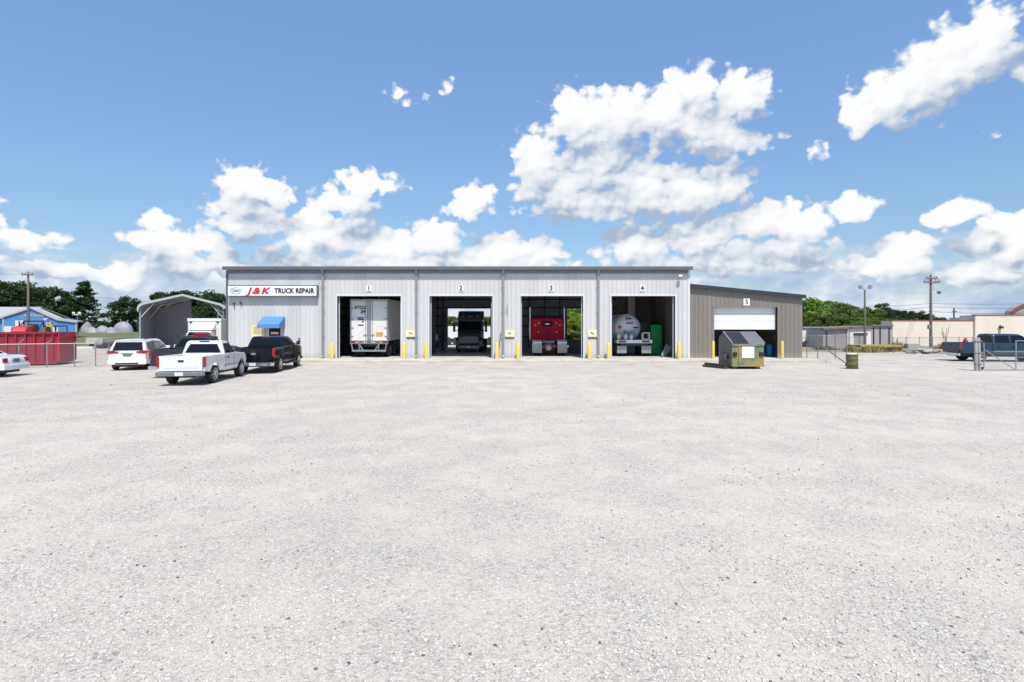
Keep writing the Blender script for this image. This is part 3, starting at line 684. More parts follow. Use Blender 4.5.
# ---------------------------------------------------------------- bollards
def bollard_parts(root, h=1.12):
    MB().lathe([(0,.13),(h-.06,.13),(h-.02,.10),(h,.04)], (0,0,0), 'z', 14).build('post', M['yellow'], root, smooth=True)
    MB().lathe([(0,.16),(.05,.16),(.06,.135)], (0,0,0), 'z', 14).build('base_collar', M['concrete'], root, smooth=True)
names = ['left of bay one, nearest the shop window', 'right of bay one', 'left of bay two', 'right of bay two', 'left of bay three', 'right of bay three',
         'left of bay four', 'right of bay four beside the taupe annex', 'left of the annex door, behind the green dumpster', 'right of the annex door beside the blue drum']
pxs = [332.0, 404.0, 426.2, 496.8, 518.0, 589.5, 608.6, 679.2, 713.3, 782.3]
pb = None
for px, nm in zip(pxs, names):
    Yb = 38.35; loc = (gx(px, Yb), Yb, .11); lab = 'yellow steel bollard standing ' + nm
    if pb is None:
        pb = thing('bollard', lab, 'bollard', loc, group='yellow bollards guarding the bay doors'); bollard_parts(pb)
    else: dup(pb, loc, rnd.uniform(0,6), lab, (.72,.72,1.1) if 'annex door' in nm else None)
# ---------------------------------------------------------------- vehicles (local frame: +y forward, y=0 rear bumper face, x right)
def arch(yc, zc, r, zs, n=9, rev=False):
    a0 = math.asin((zs-zc)/r); pts = [(yc - r*cos(a0 + (pi-2*a0)*i/(n-1)), zc + r*sin(a0 + (pi-2*a0)*i/(n-1))) for i in range(n)]
    return pts[::-1] if rev else pts
def wheel(root, x, y, r, wd, side, spokes=6, rimmat='alloy', name='wheel'):
    g = MB(); h = wd/2
    g.lathe([(-h*.75,r*.62),(-h,r*.70),(-h,r*.93),(-h*.75,r*.995),(h*.75,r*.995),(h,r*.93),(h,r*.70),(h*.75,r*.62)], (x,y,r), 'x', 22)
    t = g.build(name, M['rubber'], root, smooth=True)
    g = MB(); s = side
    def ring(prof): g.lathe([(s*a, b) for a, b in prof], (x,y,r), 'x', 20)
    ring([(-h*.6,r*.6),(h*.96,r*.665),(h*1.01,r*.64),(h*.9,r*.57),(h*.35,r*.50)])
    for k in range(spokes):
        a = 2*pi*k/spokes; c, sn = cos(a), sin(a)
        p0 = Vector((x+s*h*.86, y+c*r*.08, r+sn*r*.08)); p1 = Vector((x+s*h*.74, y+c*r*.58, r+sn*r*.58))
        g.cyl(p0, p1, r*.10, r*.075, 5)
    ring([(h*.5,r*.2),(h*.98,r*.17),(h*1.02,r*.08)])
    g.build('rim', M[rimmat], t, smooth=True)
    return t
def quad_panel(mb, pts, th=.012):     # a thin solid panel from 4+ points, pushed out along its normal
    P = [Vector(p) for p in pts]; n = (P[1]-P[0]).cross(P[2]-P[0]).normalized()
    k = len(P); vs = [p - n*th for p in P] + [p + n*th for p in P]
    mb.add(vs, [tuple(range(k))[::-1], tuple(range(k,2*k))] + [(i,(i+1)%k,k+(i+1)%k,k+i) for i in range(k)])

def pickup(name, label, loc, rotz, paint='p_white', L=5.0, wb=3.0, ro=1.05, crew=False, W=.96, bedz=1.2, hood=1.14, roof=1.82, r=.37, bumper='chrome', old=True, light_top=None):
    t = thing(name, label, 'pickup truck', loc, rotz)
    ya, yf = ro, ro+wb
    cablen = 2.35 if crew else 1.42
    bl = {True: 1.72, False: 2.0}[crew] if not crew else ya+.72
    bl = ya+.72 if crew else ya+.95
    wsb = bl+cablen; zs = .46; ar = r*1.28
    wf = lambda y, z: W*(1-.045*max(0,(z-.95))/.3-.05*max(0,(.75-z))/.3 - .06*max(0,(y-(L-.5))/.5)**2)
    pts = [(bl+.012, zs)] + arch(yf, r, ar, zs) + [(L-.12, zs), (L-.02,.62), (L,.82), (L-.03,1.0), (L-.22,hood-.02), (L-.9,hood+.03), (wsb+.1,hood+.07), (bl+.012,bedz)]
    lower = MB().prism_x(pts, lambda y,z: -wf(y,z), lambda y,z: wf(y,z))
    # greenhouse
    rb, rt, rf = bl+.05, bl+.14, wsb-.62
    gw = lambda y, z: (W-.05) - (W-.05-.70)*min(1,max(0,(z-bedz)/(roof-bedz)))**1.15
    gp = [(rb,bedz-.02),(rt,roof-.10),(rt+.12,roof-.02),((rt+rf)/2,roof),(rf-.05,roof-.03),(rf+.06,roof-.09),(wsb+.12,hood+.06)]
    lower.prism_x(gp, lambda y,z: -gw(y,z), lambda y,z: gw(y,z))
    lower.build('body', M[paint], t, bevel=.035, seg=3)
    # load bed
    bed = MB(); bp = [(.02,.58)] + arch(ya, r, ar, .52) + [(bl,.5),(bl,bedz),(.02,bedz)]
    for s in (-1,1): bed.prism_x(bp, (lambda y,z,s=s: s*wf(y,z)), (lambda y,z,s=s: s*(W-.09)))
    bed.box(-W+.1, W-.1, .05, bl-.02, .68, .74); bed.box(-W+.1, W-.1, bl-.07, bl-.005, .6, bedz-.01)
    bed.build('load_bed', M[paint], t, bevel=.02)
    g = MB(); g.box(-W+.105, W-.105, -.01, .055, .60, bedz-.005)
    g.box(-W+.25, W-.25, -.018, -.011, .72, bedz-.14); tg = g.build('tailgate', M[paint], t, bevel=.015)
    g = MB(); g.box(-.11, .11, -.03, -.012, bedz-.14-.10, bedz-.14-.015); g.build('tailgate_handle', M['black'], tg)
    g = MB(); g.box(-.72, .72, .2, L-.4, .34, .56)
    g.cyl((-.75,ya,r),(.75,ya,r),.07); g.ball((0,ya,r),.17); g.cyl((.35,.1,.36),(.35,2.2,.36),.045); g.cyl((-.75,yf,r),(.75,yf,r),.06)
    g.build('chassis', M['black'], t)
    g = MB(); g.prism_z([(-W-.0,-.10),(-W+.12,-.17),(W-.12,-.17),(W,-.10),(W,.02),(-W,.02)], .40, .57)
    bm_ = g.build('rear_bumper', M[bumper], t, bevel=.02)
    g = MB(); g.box(-.16, .16, -.19, -.172, .42, .56); g.build('licence_plate', M['plate'], bm_)
    g = MB(); g.box(-W+.01, W-.01, L-.02, L+.12, .42, .60); g.build('front_bumper', M[bumper], t, bevel=.03)
    g = MB(); g.box(-.62, .62, L-.02, L+.03, .64, .96); g.build('grille', M['black'], t)
    for s in (-1,1):
        g = MB(); lt = light_top or bedz-.03
        g.box(min(s*(W-.105),s*(W+.012)), max(s*(W-.105),s*(W+.012)), -.022, .10, lt-.42, lt); g.build('taillight', M['redlight'], t, bevel=.015)
        g = MB(); g.box(min(s*.64,s*(W-.06)), max(s*.64,s*(W-.06)), L-.03, L+.025, .7, .94); g.build('headlight', M['clearlens'], t, bevel=.015)
        for y in (ya, yf): wheel(t, s*(W-.13), y, r, .25, s)
        # side windows
        edge = lambda y, z, s=s: (s*(gw(y,z)+.004), y, z)
        zb, zt = bedz+.02, roof-.13
        cuts = [(rb+.16, wsb-.42)] if not crew else [(rb+.16, (rb+wsb)/2-.16), ((rb+wsb)/2-.08, wsb-.40)]
        for k, (a, b) in enumerate(cuts):
            g = MB(); last = k == len(cuts)-1
            p = [edge(a,zb), edge(b+(.34 if last else 0),zb), edge(b+(-.26+.16 if last else 0),zt), edge(a+.06,zt)]
            quad_panel(g, p if s > 0 else p[::-1], .008); g.build('side_window', M['glass'], t)
        for k, (a, b) in enumerate(cuts):
            g = MB(); y0 = a+.12
            g.box(min(s*(W-.02),s*(W+.03)), max(s*(W-.02),s*(W+.03)), y0, y0+.17, 1.0, 1.05); g.build('door_handle', M['black' if old else paint], t)
            g = MB(); xo = s*(W+.0015)
            for yy in ([a-.1] if k == 0 else [])+[b+.08]:
                g = MB(); g.box(xo-.004, xo+.004, yy-.007, yy+.007, .52, 1.12); g.build('door_seam', M['black'], t)
        g = MB(); ym = wsb-.28; g.cyl((s*(W-.06),ym,bedz+.06),(s*(W+.12),ym,bedz+.1),.025); g.box(min(s*(W+.08),s*(W+.26)), max(s*(W+.08),s*(W+.26)), ym-.06, ym+.05, bedz+.02, bedz+.24)
        g.build('mirror', M['black'], t, bevel=.02)
        g = MB(); xo = s*(wf(ya,.8)+.002)
        if old: g.box(min(xo-.006,xo+.012), max(xo-.006,xo+.012), bl+.02, yf-ar-.03, .66, .71)
        else: g.box(min(s*(W-.06),s*(W+.10)), max(s*(W-.06),s*(W+.10)), bl+.05, wsb-.05, .36, .42)
        g.build('side_trim' if old else 'side_step', M['galv'] if old else M['black'], t)
    g = MB(); p = [(-gw(rb,bedz+.05)+.12, rb-.005, bedz+.05), (gw(rb,bedz+.05)-.12, rb-.005, bedz+.05), (.66-.10, rt-.012, roof-.15), (-.66+.10, rt-.012, roof-.15)]
    quad_panel(g, p, .010); g.build('rear_window', M['glass'], t)
    g = MB(); p = [(W-.22, wsb+.05, hood+.13), (-W+.22, wsb+.05, hood+.13), (-.6, rf+.13, roof-.13), (.6, rf+.13, roof-.13)]
    quad_panel(g, p, .010); g.build('windshield', M['glass'], t)
    g = MB(); g.box(-.2,.2,rt+.02,rt+.09,roof-.075,roof-.02); g.build('brake_lamp', M['redlight' if not old else 'black'], t)
    return t
def at(px, Y): return (gx(px,Y), Y, 0)
# rear bumper centre positions from the photo
w1 = pickup('pickup_truck', 'white older single cab pickup with dusty chrome rear bumper, nearest vehicle', (-13.36,22.6,0), R(6.5), 'p_white2', L=4.8, wb=3.05, W=.925, bumper='galv_dark', r=.385, roof=1.77)
p2 = pickup('pickup_truck', 'glossy black crew cab pickup parked by the shop window', (-12.95,28.05,0), R(7), 'p_black', L=5.8, wb=3.65, ro=1.2, crew=True, W=1.0, bedz=1.30, hood=1.25, roof=1.85, r=.40, bumper='chrome', old=False)
g = MB(); vs = [(.13*cos(2*pi*i/20), -.03, 1.0+.055*sin(2*pi*i/20)) for i in range(20)]; g.prism_y([(v[0],v[2]) for v in vs], -.035, -.012); g.build('tailgate_badge', M['alloy'], p2)
p3 = pickup('pickup_truck', 'charcoal pickup with red roof light half hidden behind the white pickup', (-15.72,25.9,0), R(6), 'p_char', L=5.6, wb=3.5, ro=1.15, crew=False, W=1.0, bedz=1.34, hood=1.3, roof=1.93, r=.40, bumper='chrome', old=False)
g = MB(); g.box(-.2,.55,2.6,2.85,1.93,2.06); g.build('roof_light_bar', M['redlight'], p3, bevel=.03)
g = MB(); g.box(.3,.36,-.03,-.019,.98,1.06); g.build('tailgate_badge', M['alloy'], p3)
p4 = pickup('pickup_truck', 'dark blue crew cab pickup parked behind the chain link gate', (29.9,38.15,0), R(-90-9), 'p_navy', L=5.8, wb=3.65, ro=1.2, crew=True, W=1.0, bedz=1.26, hood=1.22, roof=1.86, r=.40, bumper='chrome', old=True)

def minivan():
    t = thing('minivan', 'white minivan with rear hatch and wide red taillights, beside the charcoal pickup', 'car', (-20.62,30.0,0), R(17)); t.scale = (.97,1,.96)
    L, W, r, ya, yf, zs = 5.1, .99, .34, 1.02, 4.05, .32; ar = r*1.2
    wf = lambda y, z: W*(1-.07*max(0,(z-.8))/.4 - .05*max(0,.55-z)/.25 - .10*max(0,(.35-y)/.35)**2 - .12*max(0,(y-L+.6)/.6)**2)
    pts = [(.12,zs+.06)] + arch(ya,r,ar,zs) + arch(yf,r,ar,zs) + [(L-.15,zs),(L-.02,.5),(L,.7),(L-.08,.86),(L-.9,1.05),(3.9,1.1),(2.5,1.12),(1.2,1.12),(.28,1.1),(.08,1.05),(.0,.82),(.0,.58),(.05,.45)]
    b = MB().prism_x(pts, lambda y,z: -wf(y,z), lambda y,z: wf(y,z))
    gw = lambda y, z: .93-.24*min(1,max(0,(z-1.05)/.68))**1.3 - .05*max(0,(.6-y)/.6)
    gp = [(.07,1.05),(.2,1.35),(.40,1.66),(.6,1.72),(1.6,1.75),(2.6,1.73),(3.1,1.66),(4.2,1.07)]
    b.prism_x(gp, lambda y,z: -gw(y,z), lambda y,z: gw(y,z))
    b.build('body', M['p_white'], t, bevel=.04, seg=3)
    g = MB(); p = [(-.74,.055+.04,1.12),(.74,.055+.04,1.12),(.64,.33,1.58),(-.64,.33,1.58)]; quad_panel(g, p, .016); g.build('rear_window', M['glass'], t)
    g = MB(); p = [(.74,4.14,1.14),(-.74,4.14,1.14),(-.6,3.2,1.62),(.6,3.2,1.62)]; quad_panel(g, p, .012); g.build('windshield', M['glass'], t)
    g = MB(); g.box(-.72,.72,.34,.46,1.655,1.70); g.build('spoiler', M['p_white'], t, bevel=.02)
    g = MB(); g.box(-.2,.2,-.012,.02,.80,.93); g.build('licence_plate', M['plate_dark'], t)
    g = MB(); g.box(-.3,.3,-.02,.06,.965,.99); g.build('hatch_trim', M['chrome'], t)
    g = MB(); g.box(-.94,.94,-.06,.12,.33,.62); g.build('rear_bumper', M['p_white'], t, bevel=.06, seg=3)
    g = MB(); g.box(-.7,.7,.2,4.8,.2,.42); g.build('chassis', M['black'], t)
    g = MB(); g.box(-.55,.55,-.068,-.055,.36,.44); g.build('bumper_insert', M['black'], t)
    for s in (-1,1):
        g = MB(); n = 5
        # wide light: outer end wraps round the side, inner end tapers on the hatch
        g.prism_y([(s*.42,1.02),(s*.44,1.07),(s*.80,1.13),(s*.90,1.12),(s*.91,.97),(s*.8,.96)], .0, .10)
        g.prism_x([(.0,.96),(.30,1.03),(.33,1.09),(.05,1.12)], s*.90, s*.965)
        g.build('taillight', M['redlight'], t)
        for y in (ya,yf): wheel(t, s*(W-.12), y, r, .22, s, 5)
        e = lambda y, z, s=s: (s*(gw(y,z)+.005), y, z)
        for poly in ([(.50,1.15),(1.42,1.15),(1.42,1.60),(.66,1.58)], [(1.5,1.15),(2.55,1.15),(2.5,1.62),(1.5,1.61)], [(2.63,1.15),(3.72,1.15),(3.02,1.57),(2.6,1.61)]):
            g = MB(); p = [e(*q) for q in poly]; quad_panel(g, p if s > 0 else p[::-1], .010); g.build('side_window', M['glass'], t)
        g = MB()
        for y in (1.46,2.6): g.box(min(s*(W-.01),s*(W+.025)), max(s*(W-.01),s*(W+.025)), y+.1, y+.28, .98, 1.02)
        g.build('door_handle', M['p_white'], t)
        g = MB(); g.box(min(s*.9,s*1.14), max(s*.9,s*1.14), 3.5, 3.62, 1.1, 1.27); g.build('mirror', M['p_white'], t, bevel=.03)
        g = MB(); g.box(min(s*.5,s*.9), max(s*.5,s*.9), L-.12, L-.02, .7, .86); g.build('headlight', M['clearlens'], t, bevel=.03)
        g = MB(); g.box(min(s*.6,s*.66), max(s*.6,s*.66), .7, 3.0, 1.735, 1.775); g.build('roof_rail', M['black'], t)
minivan()
def sedan():
    # near rear corner stands at (-23.4, 25.9); the car points left and slightly to the camera
    a = R(190); t = thing('sedan', 'white sedan at the photo left edge with rear end showing', 'car', (-23.75,26.85,0), a-pi/2)
    L, W, r, ya, yf, zs = 5.3, .98, .34, 1.2, 4.2, .30; ar = r*1.2
    wf = lambda y, z: W*(1-.05*max(0,(z-.7))/.35 - .05*max(0,.5-z)/.25 - .12*max(0,(.4-y)/.4)**2 - .12*max(0,(y-L+.6)/.6)**2)
    pts = [(.1,zs+.03)] + arch(ya,r,ar,zs) + arch(yf,r,ar,zs) + [(L-.15,zs),(L-.02,.45),(L,.62),(L-.08,.78),(L-.9,.93),(3.7,1.0),(2.5,1.02),(1.3,1.02),(.95,1.02),(.35,.995),(.12,.94),(.02,.78),(.0,.6),(.02,.42)]
    b = MB().prism_x(pts, lambda y,z: -wf(y,z), lambda y,z: wf(y,z))
    gw = lambda y, z: .88-.24*min(1,max(0,(z-.98)/.46))**1.2
    gp = [(.85,1.0),(1.25,1.24),(1.6,1.41),(1.9,1.46),(2.5,1.47),(2.95,1.42),(3.75,.98)]
    b.prism_x(gp, lambda y,z: -gw(y,z), lambda y,z: gw(y,z)); b.build('body', M['p_white'], t, bevel=.045, seg=3)
    g = MB(); p = [(-.70,.97,1.055),(.70,.97,1.055),(.6,1.52,1.39),(-.6,1.52,1.39)]; quad_panel(g, p, .02); g.build('rear_window', M['glass'], t)
    g = MB(); p = [(.70,3.66,1.06),(-.70,3.66,1.06),(-.6,2.98,1.40),(.6,2.98,1.40)]; quad_panel(g, p, .02); g.build('windshield', M['glass'], t)
    g = MB(); g.prism_z([(-.95,.1),(-.9,-.05),(-.4,-.1),(.4,-.1),(.9,-.05),(.95,.1)], .34, .60); g.build('rear_bumper', M['p_white'], t, bevel=.04, seg=3)
    g = MB(); g.box(-.19,.19,-.015,.03,.68,.85); g.build('licence_plate', M['plate_dark'], t)
    g = MB(); g.box(-.4,.4,-.02,.03,.875,.90); g.build('trunk_trim', M['chrome'], t)
    g = MB(); g.box(-.7,.7,.3,5,.18,.36); g.build('chassis', M['black'], t)
    for s in (-1,1):
        g = MB(); g.prism_y([(s*.58,.68),(s*.60,.90),(s*.80,.90),(s*.865,.84),(s*.87,.68)], -.012, .14); g.build('taillight', M['redlight'], t, bevel=.02)
        for y in (ya,yf): wheel(t, s*(W-.12), y, r, .21, s, 7)
        e = lambda y, z, s=s: (s*(gw(y,z)+.005), y, z)
        for poly in ([(1.35,1.06),(2.3,1.06),(2.3,1.38),(1.7,1.36)], [(2.38,1.06),(3.4,1.06),(2.9,1.36),(2.38,1.38)]):
            g = MB(); p = [e(*q) for q in poly]; quad_panel(g, p if s > 0 else p[::-1], .010); g.build('side_window', M['glass'], t)
        g = MB(); g.box(min(s*.88,s*1.08), max(s*.88,s*1.08), 3.2, 3.3, 1.0, 1.14); g.build('mirror', M['p_white'], t, bevel=.02)
        g = MB(); g.box(min(s*.5,s*.9), max(s*.5,s*.9), L-.12, L-.02, .62, .78); g.build('headlight', M['clearlens'], t, bevel=.03)
sedan()
def box_truck():
    t = thing('box_truck', 'white box truck facing the yard between carport and shop', 'truck', (-21.75,43.2,0), pi)   # +y forward points to the camera
    g = MB(); g.box(-1.18,1.18,0,3.6,.75,2.88); bx_ = g.build('cargo_box', M['white_dirty'], t, bevel=.03)
    g = MB(); g.box(-1.2,1.2,3.58,3.63,2.70,2.90); g.build('top_rail', M['white'], bx_)
    for s in (-1,1):
        g = MB(); g.box(s*.95-.07,s*.95+.07,3.6,3.66,2.60,2.69); g.build('marker_lamp', M['black'], bx_)
    b = MB(); b.prism_x([(3.75,.5),(5.6,.5),(5.65,.9),(5.55,1.12),(4.75,1.28),(4.25,1.98),(4.0,2.06),(3.75,2.05)], lambda y,z: -(.98-.2*max(0,z-1.2)/.85), lambda y,z: .98-.2*max(0,z-1.2)/.85)
    b.build('cab', M['white'], t, bevel=.05, seg=3)
    g = MB(); quad_panel(g, [(.80,4.72,1.34),(-.80,4.72,1.34),(-.68,4.31,1.93),(.68,4.31,1.93)], .02); g.build('windshield', M['glass'], t)
    g = MB(); g.box(-.6,.6,5.62,5.68,.68,1.0); g.build('grille', M['black'], t)
    g = MB(); g.prism_x([(3.65,2.06),(4.2,2.07),(3.65,2.62)], -.85, .85); g.build('wind_deflector', M['white'], t, bevel=.05)
    g = MB(); g.box(-.6,.6,.1,5.3,.45,.72); g.build('chassis', M['black'], t)
    for s in (-1,1):
        for y in (.9,4.95): wheel(t, s*.85, y, .39, .26, s, 5)
        g = MB(); g.cyl((s*.95,4.45,1.35),(s*1.25,4.5,1.4),.03); g.box(min(s*1.18,s*1.38), max(s*1.18,s*1.38), 4.42, 4.52, 1.2, 1.65); g.build('mirror', M['black'], t)
        g = MB(); g.box(min(s*.62,s*.92), max(s*.62,s*.92), 5.58, 5.66, .75, .95); g.build('headlight', M['clearlens'], t)
box_truck()

# ---------------------------------------------------------------- trucks in the bays (rear faces the yard; +y into the shop)
def big_wheel(root, x, y, dual=True):
    g = MB(); r = .50
    for dx in ((-.17,.17) if dual else (0,)):
        g.lathe([(-.12,.3),(-.15,.36),(-.15,.46),(-.12,.5),(.12,.5),(.15,.46),(.15,.36),(.12,.3)], (x+dx,y,r), 'x', 20)
    t = g.build('wheel', M['rubber'], root, smooth=True)
    s = 1 if x > 0 else -1
    g = MB(); g.lathe([(s*(.05 if not dual else .22),.29),(s*(.15 if not dual else .32),.31),(s*(.14 if not dual else .31),.27),(s*.12,.2),(s*.2,.1)], (x,y,r), 'x', 16); g.build('rim', M['alloy'], t, smooth=True)
def trailer():
    t = thing('semi_trailer', 'white box trailer with rear doors closed backed out of bay one', 'trailer', (gx(369,39.8),39.8,ZF))
    hw, z0, z1 = 1.34, 1.18, 4.14
    g = MB(); g.box(-hw,hw,.06,13,z0,z1); bd = g.build('box_body', M['white_dirty'], t)
    g = MB(); g.box(-hw,-hw+.09,.0,.06,z0,z1); g.box(hw-.09,hw,.0,.06,z0,z1); g.box(-hw+.09,hw-.09,.0,.06,z1-.12,z1); g.build('door_frame', M['galv'], t)
    for s in (-1,1):
        g = MB(); g.box(min(s*.01,s*(hw-.095)), max(s*.01,s*(hw-.095)), .01, .055, z0+.02, z1-.125); d = g.build('rear_door', M['white_dirty'], t)
        for x in (s*.12, s*.24) :
            g = MB(); g.cyl((x,-.015,z0+.03),(x,-.015,z1-.14),.022,n=8)
            g.build('lock_rod', M['galv'], d)
        g = MB()
        for z in (1.5,2.1,2.75,3.5): g.box(min(s*(hw-.24),s*(hw-.05)), max(s*(hw-.24),s*(hw-.05)), -.02, .009, z-.03, z+.03)
        g.build('hinge', M['galv_dark'], d)
        g = MB(); g.box(min(s*.1,s*.42), max(s*.1,s*.42), -.045, -.02, 1.58, 1.62); g.build('handle', M['galv_dark'], d)
    g = MB(); g.box(.28-.28,.0,-.0,.0,0,0) if False else None
    g = MB(); g.box(-.11,.11,-.012,.009,z0+.05,z1-.15); g.build('centre_strip', M['galv'], t)
    text('KYOZ', .30, M['ink'], t, (-.62,-.0,3.55), 'lettering', shear=.2, off=.012)
    text('24', .34, M['ink'], t, (-.45,-.0,3.26), 'unit_number', shear=.25, off=.014)
    g = MB()
    for k, (a, b, z) in enumerate(((-.85,-.36,2.82),(-.78,-.36,2.70),(-.5,-.36,2.55),(-.8,-.38,2.3))): g.box(a,b,-.004,.008,z-.04,z+.04)
    g.build('stencil_marks', M['ink'], t)
    g = MB(); g.box(.5,.98,-.006,.008,1.5,1.80); g.build('orange_decal', M['orange'], t)
    g = MB(); g.box(-hw,hw,-.04,.3,z0-.22,z0); rs = g.build('rear_sill', M['galv_dark'], t)
    for k in range(9):
        g = MB(); x = -hw+.08+k*.3; g.box(x,x+.15,-.048,-.041,z0-.13,z0-.07); g.build('reflector', M['redlight'] if k%2==0 else M['plate'], rs)
    for s in (-1,1):
        g = MB(); g.box(min(s*.9,s*1.3), max(s*.9,s*1.3), -.06, -.042, z0-.10, z0-.0); g.build('taillight', M['redlight'], rs)
    g = MB(); g.box(-1.2,1.2,-.06,.06,.42,.54)
    for s in (-1,1):
        g.cyl((s*1.15,0,.5),(s*1.25,.0,z0-.2),.05,n=6); g.cyl((s*.42,0,.5),(s*.72,0,z0-.2),.05,n=6); g.cyl((s*.68,0,.5),(s*.72,0,z0-.2),.04,n=6)
    g.build('underride_guard', M['galv'], t)
    for y in (1.3,2.6):
        for s in (-1,1): big_wheel(t, s*.92, y)
    g = MB(); g.box(-.5,.5,.3,12,z0-.42,z0-.22); g.build('chassis', M['black'], t)
trailer()
def black_semi():
    t = thing('semi_truck', 'black sleeper truck facing out, deep inside bay two', 'truck', (gx(468.7,46.4),46.4,ZF))     # front at y=0
    b = MB(); b.prism_x([(.0,.75),(.0,1.35),(.25,1.62),(1.4,1.78),(1.4,.6),(.1,.6)], lambda y,z: -(.82+.1*y), lambda y,z: .82+.1*y); b.build('hood', M['p_semi'], t, bevel=.08, seg=3)
    b = MB(); b.prism_x([(1.3,.7),(1.3,1.75),(1.75,2.55),(2.1,2.62),(4.2,2.62),(4.2,.7)], -1.05, 1.05); b.build('cab', M['p_semi'], t, bevel=.06, seg=3)
    b = MB(); b.prism_x([(1.72,2.6),(1.85,3.1),(2.4,3.5),(4.2,3.55),(4.2,2.6)], -1.07, 1.07); rf = b.build('sleeper_fairing', M['p_semi'], t, bevel=.1, seg=3)
    for x in (-.62,0,.62):
        g = MB(); g.ball((x,1.83,3.05),.055); g.build('marker_lamp', M['clearlens'], rf, smooth=True)
    for s in (-1,1):
        g = MB(); p = [(s*.04,1.33,1.84),(s*.95,1.33,1.84),(s*.9,1.68,2.5),(s*.04,1.68,2.5)]; quad_panel(g, p if s > 0 else p[::-1], .02); g.build('windshield', M['glass'], t)
        g = MB(); g.box(min(s*.55,s*.84), max(s*.55,s*.84), -.02, .1, .95, 1.2); g.build('headlight', M['galv_dark'], t, bevel=.03)
        g = MB(); g.cyl((s*1.05,1.7,2.45),(s*1.36,1.6,2.4),.03); g.cyl((s*1.05,1.7,1.8),(s*1.36,1.6,1.85),.03); g.box(min(s*1.26,s*1.46), max(s*1.26,s*1.46), 1.5, 1.62, 1.7, 2.5); g.build('mirror', M['black'], t, bevel=.03)
        big_wheel(t, s*.95, 1.2, False)
        for y in (6.2,7.4): big_wheel(t, s*.85, y)
        g = MB(); g.prism_x([(.4,.55),(.5,1.0),(.9,1.25),(1.5,1.25),(1.9,1.0),(2.0,.6),(1.8,.6),(1.2,1.1),(.7,.7)], s*.78, s*1.12); g.build('fender', M['p_semi'], t)
    g = MB()
    for k in range(9): g.box(-.42+k*.1,-.36+k*.1,-.03,-.0,.78,1.38)
    g.build('grille', M['galv_dark'], t)
    g = MB(); g.prism_z([(-1.1,.1),(-.9,-.25),(.9,-.25),(1.1,.1)], .34, .62); bmp = g.build('front_bumper', M['p_semi'], t, bevel=.04)
    g = MB(); g.box(-.16,.16,-.27,-.252,.42,.57); g.build('licence_plate', M['plate'], bmp)
    for s in (-1,1):
        g = MB(); g.ball((s*.45,-.25,.5),.08); g.build('fog_lamp', M['clearlens'], bmp, smooth=True)
    g = MB(); g.box(-.42,.42,1,8.2,.6,.85); g.build('chassis', M['black'], t)
black_semi()
def red_semi():
    t = thing('semi_truck', 'red sleeper tractor seen from behind in bay three', 'truck', (gx(549.5,42.0),42.0,ZF))       # rear of frame at y=0
    b = MB(); b.prism_x([(2.5,1.02),(2.5,2.76),(2.6,2.83),(4.4,2.95),(4.7,2.7),(5.2,2.5),(5.5,1.75),(7.4,1.5),(7.5,.8),(4.4,.7)], -1.28, 1.28); b.build('sleeper_cab', M['p_red'], t, bevel=.08, seg=3)
    g = MB(); g.box(-.42,.42,2.46,2.52,2.18,2.62); wn = g.build('bunk_window', M['glass'], t, bevel=.04)
    g = MB(); g.prism_y([(.2*cos(2*pi*i/16), 2.38+.06*sin(2*pi*i/16)) for i in range(16)], 2.445, 2.458); g.build('window_badge', M['alloy'], wn)
    for x, z in ((-.7,2.45),(.7,2.45),(-.72,1.75),(.72,1.75),(-.95,2.3),(.98,2.3)):
        g = MB(); g.cyl((x,2.44,z),(x,2.5,z),.05); g.build('marker_lamp', M['clearlens'], t)
    g = MB(); g.box(-.05,.09,2.42,2.498,1.1,2.0); g.build('air_line_panel', M['black'], t)
    for s in (-1,1):
        g = MB(); g.lathe([(0,.07),(2.55,.07)], (s*1.37,2.75,1.15), 'z', 12); st = g.build('exhaust_stack', M['chrome'], t, smooth=True)
        g = MB(); g.lathe([(0,.085),(.9,.085)], (s*1.37,2.75,1.6), 'z', 12); g.build('heat_shield', M['chrome'], st, smooth=True)
        for y in (.55,1.85): big_wheel(t, s*.92, y)
        g = MB(); g.box(min(s*.58,s*1.3), max(s*.58,s*1.3), -.22, -.2, .22, .92); g.build('mud_flap', M['flap'], t)
        g = MB(); g.prism_x([(-.22,.93),(-.2,1.05),(.2,1.18),(.9,1.18),(1.2,1.1),(1.15,1.05),(.8,1.12),(.25,1.12),(-.14,.98)], s*.58, s*1.28); g.build('fender', M['white'], t)
        g = MB(); g.box(min(s*.2,s*.5), max(s*.2,s*.5), -.16, -.1, .62, .8); g.build('taillight', M['redlight'], t)
    g = MB(); g.box(-.42,.42,-.08,4.5,.62,.92); g.build('chassis', M['black'], t)
    g = MB(); g.box(-.45,.45,.9,1.7,.93,1.1); g.box(-.2,.2,.2,.9,.93,1.02); g.build('fifth_wheel', M['galv'], t)
    g = MB(); g.lathe([(-.1,.1),(0,.22),(.2,.26),(.4,.2)], (-.08,-.3,.62), 'y', 14); g.build('axle_housing', M['flap'], t, smooth=True)
red_semi()
